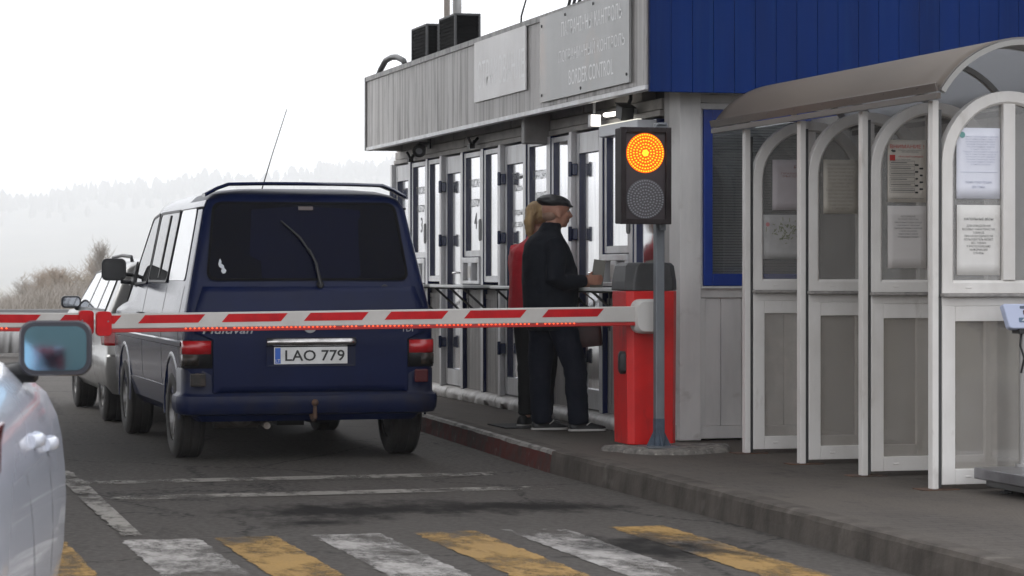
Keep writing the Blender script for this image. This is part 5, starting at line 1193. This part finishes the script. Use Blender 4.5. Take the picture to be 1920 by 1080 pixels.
make_car('estate_car', 'silver grey estate car with roof rails, queueing ahead of the blue minivan', 'car', (3.375, 22.82, 0), 0, TW, SILVER, (.68, 3.18), .325, .205,
         [[(.45, 1.02), (1.05, 1.02), (1.12, 1.36), (.62, 1.36)], [(1.13, 1.02), (1.93, 1.02), (1.90, 1.36), (1.19, 1.36)], [(2.0, 1.02), (2.95, 1.01), (2.50, 1.34), (1.97, 1.36)]], CARGL, (.70, .90), roofrails=(.6, 2.2), handles=((1.25, .90), (2.12, .90)), mirror=(2.78, 1.06, .15, .20, .12), trim=((1.09, .40, .98), (1.96, .36, .98), (2.98, .36, .96)))
WHITE = M('white_car_paint', (.62, .64, .71), .25, coat=.6, col2=(.58, .60, .67), scale=2)
TH_W = R_(-7.4); lat = Vector((math.cos(TH_W), math.sin(TH_W), 0)); fwd = Vector((-math.sin(TH_W), math.cos(TH_W), 0))
WLOC = fwd * 4.72 - lat * (.31 + .885)
TC = [(.22, .80, .10, 4.25, .2, .35), (.30, .855, .04, 4.36, .2, .38), (.44, .880, .0, 4.40, .2, .40), (.60, .888, .0, 4.40, .18, .40), (.70, .885, .005, 4.38, .18, .40), (.80, .876, .01, 4.34, .18, .38), (.88, .862, .02, 4.26, .18, .36), (.96, .832, .03, 4.10, .18, .33), (1.02, .795, .05, 3.70, .18, .28), (1.07, .745, .25, 3.35, .18, .22), (1.10, .705, .45, 3.18, .18, .2), (1.115, .685, .52, 3.12, .18, .2),
      (1.38, .555, 1.0, 2.35, .16, .18), (1.43, .50, 1.15, 2.2, .2, .2), (1.455, .40, 1.3, 2.05, .2, .2), (1.465, .22, 1.5, 1.9, .15, .15)]
make_car('white_car', 'white hatchback at the left edge with a blue tinted door mirror', 'car', (WLOC.x, WLOC.y, 0), TH_W, TC, WHITE, (.88, 3.50), .315, .205,
         [[(1.0, 1.13), (1.75, 1.13), (1.75, 1.36), (1.35, 1.36)], [(1.85, 1.13), (2.90, 1.13), (2.38, 1.34), (1.84, 1.36)]], CARGL, (.96, 1.05), handles=((2.25, .896), (2.88, .846)), mirror=(3.02, 1.125, .115, .215, .165), mgl=M('blue_mirror_glass', (.20, .37, .52), .05, metal=1), trim=((1.80, .35, 1.0), (2.92, .32, 1.0)), belt=1.08, lamp_w=.876)
# ================================================================== people
import bmesh
SKIN = M('skin', (.40, .20, .135), .55, col2=(.33, .15, .10), scale=12, bump=.05, bscale=60)
def organic(mb, name, mat, parent=None, origin=None, rz=0, voxel=.006, smooth_it=6, folds=0, fscale=.12):
    o = mb.build(name, mat, parent)
    bm = bmesh.new(); bm.from_mesh(o.data); bmesh.ops.recalc_face_normals(bm, faces=bm.faces); bm.to_mesh(o.data); bm.free()
    m = o.modifiers.new('skin', 'REMESH'); m.mode = 'VOXEL'; m.voxel_size = voxel; m.use_smooth_shade = True
    s = o.modifiers.new('smooth', 'SMOOTH'); s.factor = .5; s.iterations = smooth_it
    if folds:
        t = bpy.data.textures.new('folds', 'CLOUDS'); t.noise_scale = fscale; t.noise_depth = 2
        d = o.modifiers.new('folds', 'DISPLACE'); d.texture = t; d.strength = folds; d.mid_level = .5; d.texture_coords = 'LOCAL'
    if origin is not None: o.location = origin; o.rotation_euler = (0, 0, rz)
    return o
def hand(g, w, f, u, s, curl=.5, k=1.0):
    """palm and five fingers: w wrist, f along the hand, u thumb side, s palm side"""
    w, f, u, s = Vector(w), Vector(f).normalized(), Vector(u).normalized(), Vector(s).normalized()
    g.rings([[w + f * a * k + u * (off + math.cos(q) * ru) * k + s * math.sin(q) * rs * k for q in [2 * PI * j / 12 for j in range(12)]] for a, ru, rs, off in ((-.03, .026, .021, 0), (0, .029, .020, 0), (.035, .040, .019, 0), (.07, .042, .016, 0), (.095, .038, .013, 0))])
    for i, L in enumerate((.040, .046, .043, .034)):
        p = w + (f * (.090 - .004 * abs(i - 1)) + u * (.031 - .0205 * i)) * k; pts = [p - f * .02]; a = curl * .5
        pts.append(p)
        for q, kk in enumerate((1, .72, .6)):
            p = p + (f * math.cos(a) + s * math.sin(a)) * L * kk * k; pts.append(p); a += curl * (1.25 + .1 * i)
        g.tube(pts, [.0095 * k, .0098 * k, .0092 * k, .0085 * k, .0065 * k], 8)
    p = w + (f * .022 + u * .030 + s * .008) * k
    d1 = (f * .55 + u * .55 + s * .45).normalized(); d2 = (f * .85 + u * .1 + s * .55).normalized()
    g.tube([p - d1 * .02, p, p + d1 * .042 * k, p + d1 * .042 * k + d2 * .034 * k], [.014 * k, .0135 * k, .0105 * k, .008 * k], 8)
def head(g, c, s=1.0, turn=0):
    """skull, jaw, brow, nose, lips, chin, ears; c = centre of the skull"""
    M_ = Matrix.Rotation(turn, 3, 'Z'); c = Vector(c)
    P = lambda x, y, z: c + M_ @ (Vector((x, y, z)) * s)
    def E(x, y, z, a, b, d): g.ell(P(x, y, z), (a * s, b * s, d * s), 16, 12, rot=M_)
    E(-.005, 0, .015, .100, .078, .098); E(.028, 0, -.045, .068, .060, .078); E(.060, 0, -.098, .026, .030, .022); E(.020, 0, -.085, .058, .050, .040)
    E(.082, 0, .018, .016, .050, .014)
    for sy in (-1, 1): E(.068, sy * .040, -.028, .024, .020, .020); E(-.002, sy * .080, -.020, .020, .008, .032); E(.006, sy * .082, -.045, .010, .007, .012)
    g.tube([P(.088, 0, .012), P(.103, 0, -.018), P(.116, 0, -.040), P(.100, 0, -.048)], [.009 * s, .011 * s, .015 * s, .011 * s], 8)
    for sy in (-1, 1): E(.101, sy * .011, -.042, .010, .009, .008)
    E(.090, 0, -.066, .012, .024, .007); E(.088, 0, -.078, .011, .021, .007)
    return P
def shoe(root, ax, ay, ang, mat, solem, z0=0, L=.285, toe=0):
    fx, fy = math.cos(ang), math.sin(ang); f = Vector((fx, fy, 0)); l = Vector((-fy, fx, 0)); b = Vector((ax, ay, z0))
    g = MB(); rs = []
    for t, w_, h, zb in ((-.085, .022, .05, .03), (-.075, .036, .085, .022), (-.03, .040, .10, .020), (.02, .040, .095, .020), (.07, .043, .072, .020), (.12, .048, .055, .020), (.165, .042, .045, .022), (.195, .022, .035, .026)):
        rs.append([b + f * t + l * w_ * math.cos(q) + Vector((0, 0, zb + max(0, math.sin(q)) * (h - zb) - max(0, -math.sin(q)) * .006)) for q in [2 * PI * j / 14 for j in range(14)]])
    g.rings(rs); so_ = g.build('shoe', mat, root, smooth=60)
    g = MB(); ol = [(-.09, -.02), (-.07, -.040), (0, -.041), (.08, -.046), (.14, -.049), (.18, -.036), (.202, 0), (.18, .036), (.14, .049), (.08, .046), (0, .041), (-.07, .040), (-.09, .02)]
    g.prism([b + f * p + l * q + Vector((0, 0, .002)) for p, q in ol], (0, 0, .017)); g.build('sole', solem, so_, bevel=.004)
    g = MB(); g.obox(b + f * .06 + l * -.042 + Vector((0, 0, .062)), f * .018 + Vector((0, 0, .014)), l * .002, Vector((0, 0, .004))); g.build('stripe', solem, so_)
ZP = .153
# ---- man in a flat cap
root = None
g = MB(); hc = (.045, 0, 1.665)
Pm = head(g, hc, 1.06)
g.tube([(.0, 0, 1.44), (.02, 0, 1.53), (.035, 0, 1.60)], [(.075, .085), (.062, .062), (.060, .062)], 14)
g.rings([[(cx + rx * math.cos(q), ry * math.sin(q), z) for q in [2 * PI * j / 16 for j in range(16)]] for z, cx, rx, ry in ((.86, 0, .12, .16), (1.0, 0, .13, .165), (1.2, 0, .13, .16), (1.36, -.01, .115, .18), (1.46, -.01, .07, .12))])
RA = [(-.01, -.185, 1.42), (-.03, -.25, 1.15), (.245, -.165, 1.135)]; LA = [(-.01, .185, 1.42), (.06, .23, 1.16), (.28, .14, 1.12)]
for A in (RA, LA): g.tube(A, [.048, .040, .027], 10)
hand(g, (.245, -.165, 1.137), (1, .18, .05), (-.1, 0, 1), (.0, 1, 0), .75); hand(g, (.28, .14, 1.12), (1, -.1, .05), (0, -.2, 1), (0, -1, -.1), .5)
RL = [(.02, -.085, .92), (.10, -.10, .70), (.165, -.11, .49), (.185, -.115, .28), (.19, -.12, .07)]; LL = [(-.01, .085, .92), (-.04, .09, .70), (-.05, .095, .49), (-.045, .10, .28), (-.035, .10, .07)]
for L in (RL, LL): g.tube(L, [.085, .07, .055, .048, .036], 10)
MLOC = (5.375, 18.60, ZP)
man = organic(g, 'person', SKIN, origin=MLOC, voxel=.0065, smooth_it=4)
tag(man, 'man in a black flat cap and dark jacket standing at the service window holding papers', 'person')
CLOTH = M('black_navy_cloth', (.006, .0075, .012), .9, spec=.2, col2=(.010, .012, .017), scale=6, bump=.35, bscale=22)
TROU = M('dark_denim', (.0055, .0075, .015), .9, spec=.2, col2=(.010, .012, .021), scale=5, bump=.3, bscale=26)
g = MB()
g.rings([[(cx + rx * math.cos(q), ry * math.sin(q), z) for q in [2 * PI * j / 20 for j in range(20)]] for z, cx, rx, ry in
         ((.76, .0, .170, .20), (.82, .0, .195, .215), (.97, .0, .210, .222), (1.10, .005, .220, .222), (1.22, -.005, .212, .225), (1.33, -.022, .190, .230), (1.41, -.032, .160, .220), (1.47, -.028, .122, .17), (1.51, -.012, .088, .112), (1.555, .008, .078, .084), (1.575, .012, .076, .080))])
g.tube([(-.02, -.17, 1.43), (-.012, -.225, 1.33), (-.04, -.265, 1.15), (.05, -.237, 1.122), (.222, -.170, 1.135)], [.075, .080, .072, .064, .048], 12)
g.tube([(-.02, .17, 1.43), (.01, .22, 1.33), (.05, .245, 1.16), (.13, .21, 1.125), (.255, .145, 1.12)], [.075, .080, .072, .062, .047], 12)
organic(g, 'jacket', CLOTH, man, voxel=.011, smooth_it=4, folds=.014, fscale=.10)
g = MB()
g.tube([(.02, -.085, .95), (.06, -.095, .80), (.11, -.10, .66), (.165, -.11, .49), (.175, -.115, .30), (.185, -.12, .14), (.19, -.12, .055)], [.118, .112, .105, .092, .083, .080, .076], 16)
g.tube([(-.01, .085, .95), (-.03, .088, .80), (-.04, .09, .66), (-.05, .095, .49), (-.048, .10, .30), (-.04, .10, .14), (-.035, .10, .055)], [.118, .112, .104, .090, .082, .080, .076], 16)
g.ell((0, 0, .92), (.15, .19, .11))
organic(g, 'trousers', TROU, man, voxel=.011, smooth_it=3, folds=.018, fscale=.09)
SHOE = M('black_shoe', (.012, .012, .013), .5); SOLE = M('pale_sole', (.46, .44, .42), .6)
shoe(man, .20, -.12, R_(-4), SHOE, SOLE); shoe(man, -.03, .10, R_(2), SHOE, SOLE)
CAP = M('black_leather_cap', (.010, .010, .011), .42, col2=(.016, .016, .017), scale=6, bump=.2, bscale=18)
g = MB(); rot = Matrix.Rotation(R_(9), 3, 'Y')
g.ell((.035, 0, 1.735), (.128, .100, .052), 18, 10, rot=rot); g.ell((.0, 0, 1.722), (.112, .090, .040), 18, 10, rot=Matrix.Rotation(R_(16), 3, 'Y')); g.ell((.128, 0, 1.706), (.055, .072, .012), 18, 8, rot=Matrix.Rotation(R_(14), 3, 'Y')); 
organic(g, 'flat_cap', CAP, man, voxel=.006, smooth_it=5)
EYE = M('eye', (.35, .33, .31), .2)
for sy in (-1, 1):
    g = MB(); g.ell(Pm(.080, sy * .031, -.004), (.011, .013, .010), 10, 8); g.build('eye', EYE, man, smooth=True)
    g = MB(); g.obox(Pm(.089, sy * .033, .018), (.006, 0, 0), (0, .019, 0), (0, 0, .0035)); g.build('eyebrow', M('grey_brow', (.10, .09, .08), .9), man, bevel=.002)
g = MB()
g.ell(Pm(-.045, 0, -.035), (.058, .079, .05), 16, 10); organic(g, 'hair', M('cropped_grey_hair', (.26, .16, .115), .9, bump=.4, bscale=150), man, voxel=.006, smooth_it=3)
# papers in his hand
d = thing('document_folder', 'grey folded papers held upright in the man in the cap hand', 'papers', (MLOC[0] + .34, MLOC[1] - .145, ZP + 1.09))
g = MB(); PB = Vector((MLOC[0] + .34, MLOC[1] - .118, ZP + 1.185)); tl_ = R_(9); a1 = Vector((math.cos(tl_), 0, -math.sin(tl_))); a2 = Vector((math.sin(tl_), 0, math.cos(tl_)))
g.obox(PB, a1 * .045, Vector((0, .004, 0)), a2 * .108); g.obox(PB + Vector((.006, .010, -.006)), a1 * .046, Vector((0, .003, 0)), a2 * .104); g.build('sheet', M('grey_paper', (.20, .19, .165), .7), d, world=True)
# ---- woman in red beside him
g = MB(); hc = (.03, 0, 1.625)
Pw = head(g, hc, 1.0)
g.tube([(.0, 0, 1.40), (.012, 0, 1.49), (.022, 0, 1.56)], [.065, .050, .048], 14)
g.rings([[(cx + rx * math.cos(q), ry * math.sin(q), z) for q in [2 * PI * j / 16 for j in range(16)]] for z, cx, rx, ry in ((.86, 0, .12, .16), (1.0, 0, .12, .155), (1.2, 0, .12, .15), (1.34, 0, .11, .165), (1.42, 0, .06, .11))])
WR = [(0, -.17, 1.37), (.14, -.22, 1.14), (.35, -.14, 1.13)]; WL_ = [(0, .17, 1.37), (.10, .22, 1.14), (.32, .14, 1.12)]
for A in (WR, WL_): g.tube(A, [.044, .036, .025], 10)
hand(g, WR[2], (1, .2, 0), (0, .1, 1), (0, 1, -.2), .5, .92); hand(g, WL_[2], (1, -.2, 0), (0, -.1, 1), (0, -1, -.2), .5, .92)
for sy in (-1, 1): g.tube([(0, sy * .085, .90), (.0, sy * .085, .68), (.01, sy * .085, .48), (-.01, sy * .085, .28), (-.02, sy * .085, .07)], [.085, .07, .052, .046, .034], 10)
WLOC2 = (5.425, 19.15, ZP); WRZ = R_(44)
wom = organic(g, 'person', M('fair_skin', (.46, .27, .20), .55, col2=(.40, .21, .15), scale=12), origin=WLOC2, rz=WRZ, voxel=.0065, smooth_it=4)
tag(wom, 'woman in a red jacket with fair tied hair standing half hidden behind the man', 'person')
g = MB()
g.rings([[(cx + rx * math.cos(q), ry * math.sin(q), z) for q in [2 * PI * j / 20 for j in range(20)]] for z, cx, rx, ry in
         ((.80, .0, .165, .225), (.87, .0, .185, .242), (1.0, .01, .190, .238), (1.14, .02, .192, .235), (1.26, .02, .185, .240), (1.36, .0, .155, .222), (1.42, -.005, .105, .15), (1.46, .0, .075, .09), (1.50, .008, .062, .066))])
g.tube([(-.005, -.16, 1.39), (.06, -.21, 1.27), (.14, -.235, 1.14), (.22, -.20, 1.125), (.33, -.145, 1.13)], [.068, .070, .062, .055, .042], 12)
g.tube([(-.005, .16, 1.39), (.04, .21, 1.27), (.10, .235, 1.14), (.19, .20, 1.125), (.30, .145, 1.12)], [.068, .070, .062, .055, .042], 12)
jk = organic(g, 'jacket', M('red_jacket', (.52, .012, .026), .7, col2=(.42, .009, .02), scale=5, bump=.35, bscale=24), wom, voxel=.011, smooth_it=4, folds=.012, fscale=.09)
g = MB(); 
for zz in (): g.tube([(.0 + .172 * math.cos(q), .216 * math.sin(q), zz + .01 * math.sin(3 * q)) for q in [PI * .55 + PI * .62 * j / 14 for j in range(15)]], .006, 6)

g = MB()
for sy in (-1, 1): g.tube([(0, sy * .088, .92), (0, sy * .090, .70), (.01, sy * .09, .48), (-.01, sy * .09, .28), (-.02, sy * .09, .09)], [.118, .098, .078, .066, .058], 14)
g.ell((0, 0, .90), (.15, .19, .10))
organic(g, 'trousers', M('black_trousers', (.006, .006, .007), .85, bump=.3, bscale=26), wom, voxel=.011, smooth_it=3, folds=.012, fscale=.09)
for sy in (-1, 1): shoe(wom, -.02, sy * .09, 0, SHOE, M('grey_sole', (.30, .29, .28), .6))
HAIR = M('fair_hair', (.42, .28, .13), .6, col2=(.24, .15, .075), scale=14, stretch=(1, 1, .25), bump=.5, bscale=60, bstretch=(1, 1, .2))
g = MB(); g.ell(Pw(-.025, 0, .032), (.104, .090, .098), 18, 12); g.ell(Pw(-.095, 0, .05), (.055, .060, .060)); g.tube([Pw(-.11, 0, .04), Pw(-.145, 0, -.03), Pw(-.135, 0, -.11), Pw(-.12, 0, -.17)], [.040, .042, .034, .014], 12)
organic(g, 'hair', HAIR, wom, voxel=.007, smooth_it=2, folds=.012, fscale=.03)
for sy in (-1, 1):
    g = MB(); g.ell(Pw(.080, sy * .030, -.004), (.010, .012, .009), 10, 8); g.build('eye', EYE, wom, smooth=True)
# her bag
def wpt(x, y, z): return Vector((WLOC2[0] + x * math.cos(WRZ) - y * math.sin(WRZ), WLOC2[1] + x * math.sin(WRZ) + y * math.cos(WRZ), ZP + z))
BG = Vector((at(1099, 18.9), 18.9, .775)); bag = thing('handbag', 'dark red handbag hanging from the forearm of the woman in red', 'bag', BG)
BAGM = M('dark_red_leather', (.085, .016, .012), .4, col2=(.05, .011, .009), scale=6, bump=.2, bscale=20)
g = MB(); R3 = Vector((C, -S, 0)); U3 = Vector((S, C, 0))
g.rings([[BG + R3 * p * k + U3 * (q * k2) + Vector((0, 0, z + .10 * p)) for p, q in rpoly(.25, .11, .03, 3)] for z, k, k2 in ((0, .96, 1), (.01, 1, 1), (.12, .95, .95), (.22, .84, .5))]); g.build('pouch', BAGM, bag, world=True, smooth=50)
g = MB(); 
g.tube([BG + R3 * -.07 + Vector((0, 0, .20)), BG + R3 * -.06 + Vector((0, 0, .36)), wpt(.30, -.16, 1.10), BG + R3 * .06 + Vector((0, 0, .36)), BG + R3 * .07 + Vector((0, 0, .21))], .007, 6); g.build('strap', BAGM, bag, world=True, smooth=True)
g = MB(); g.box(5.12, 5.52, 18.95, 19.5, .153, .160); tag(g.build('dark_ground_sheet', M('black_ground_sheet', (.014, .014, .014), .9), origin=(5.3, 19.2, .15)), 'flat black rectangle on the pavement behind the man and woman', 'mat')  # thin flat black rectangle laid on the pavement
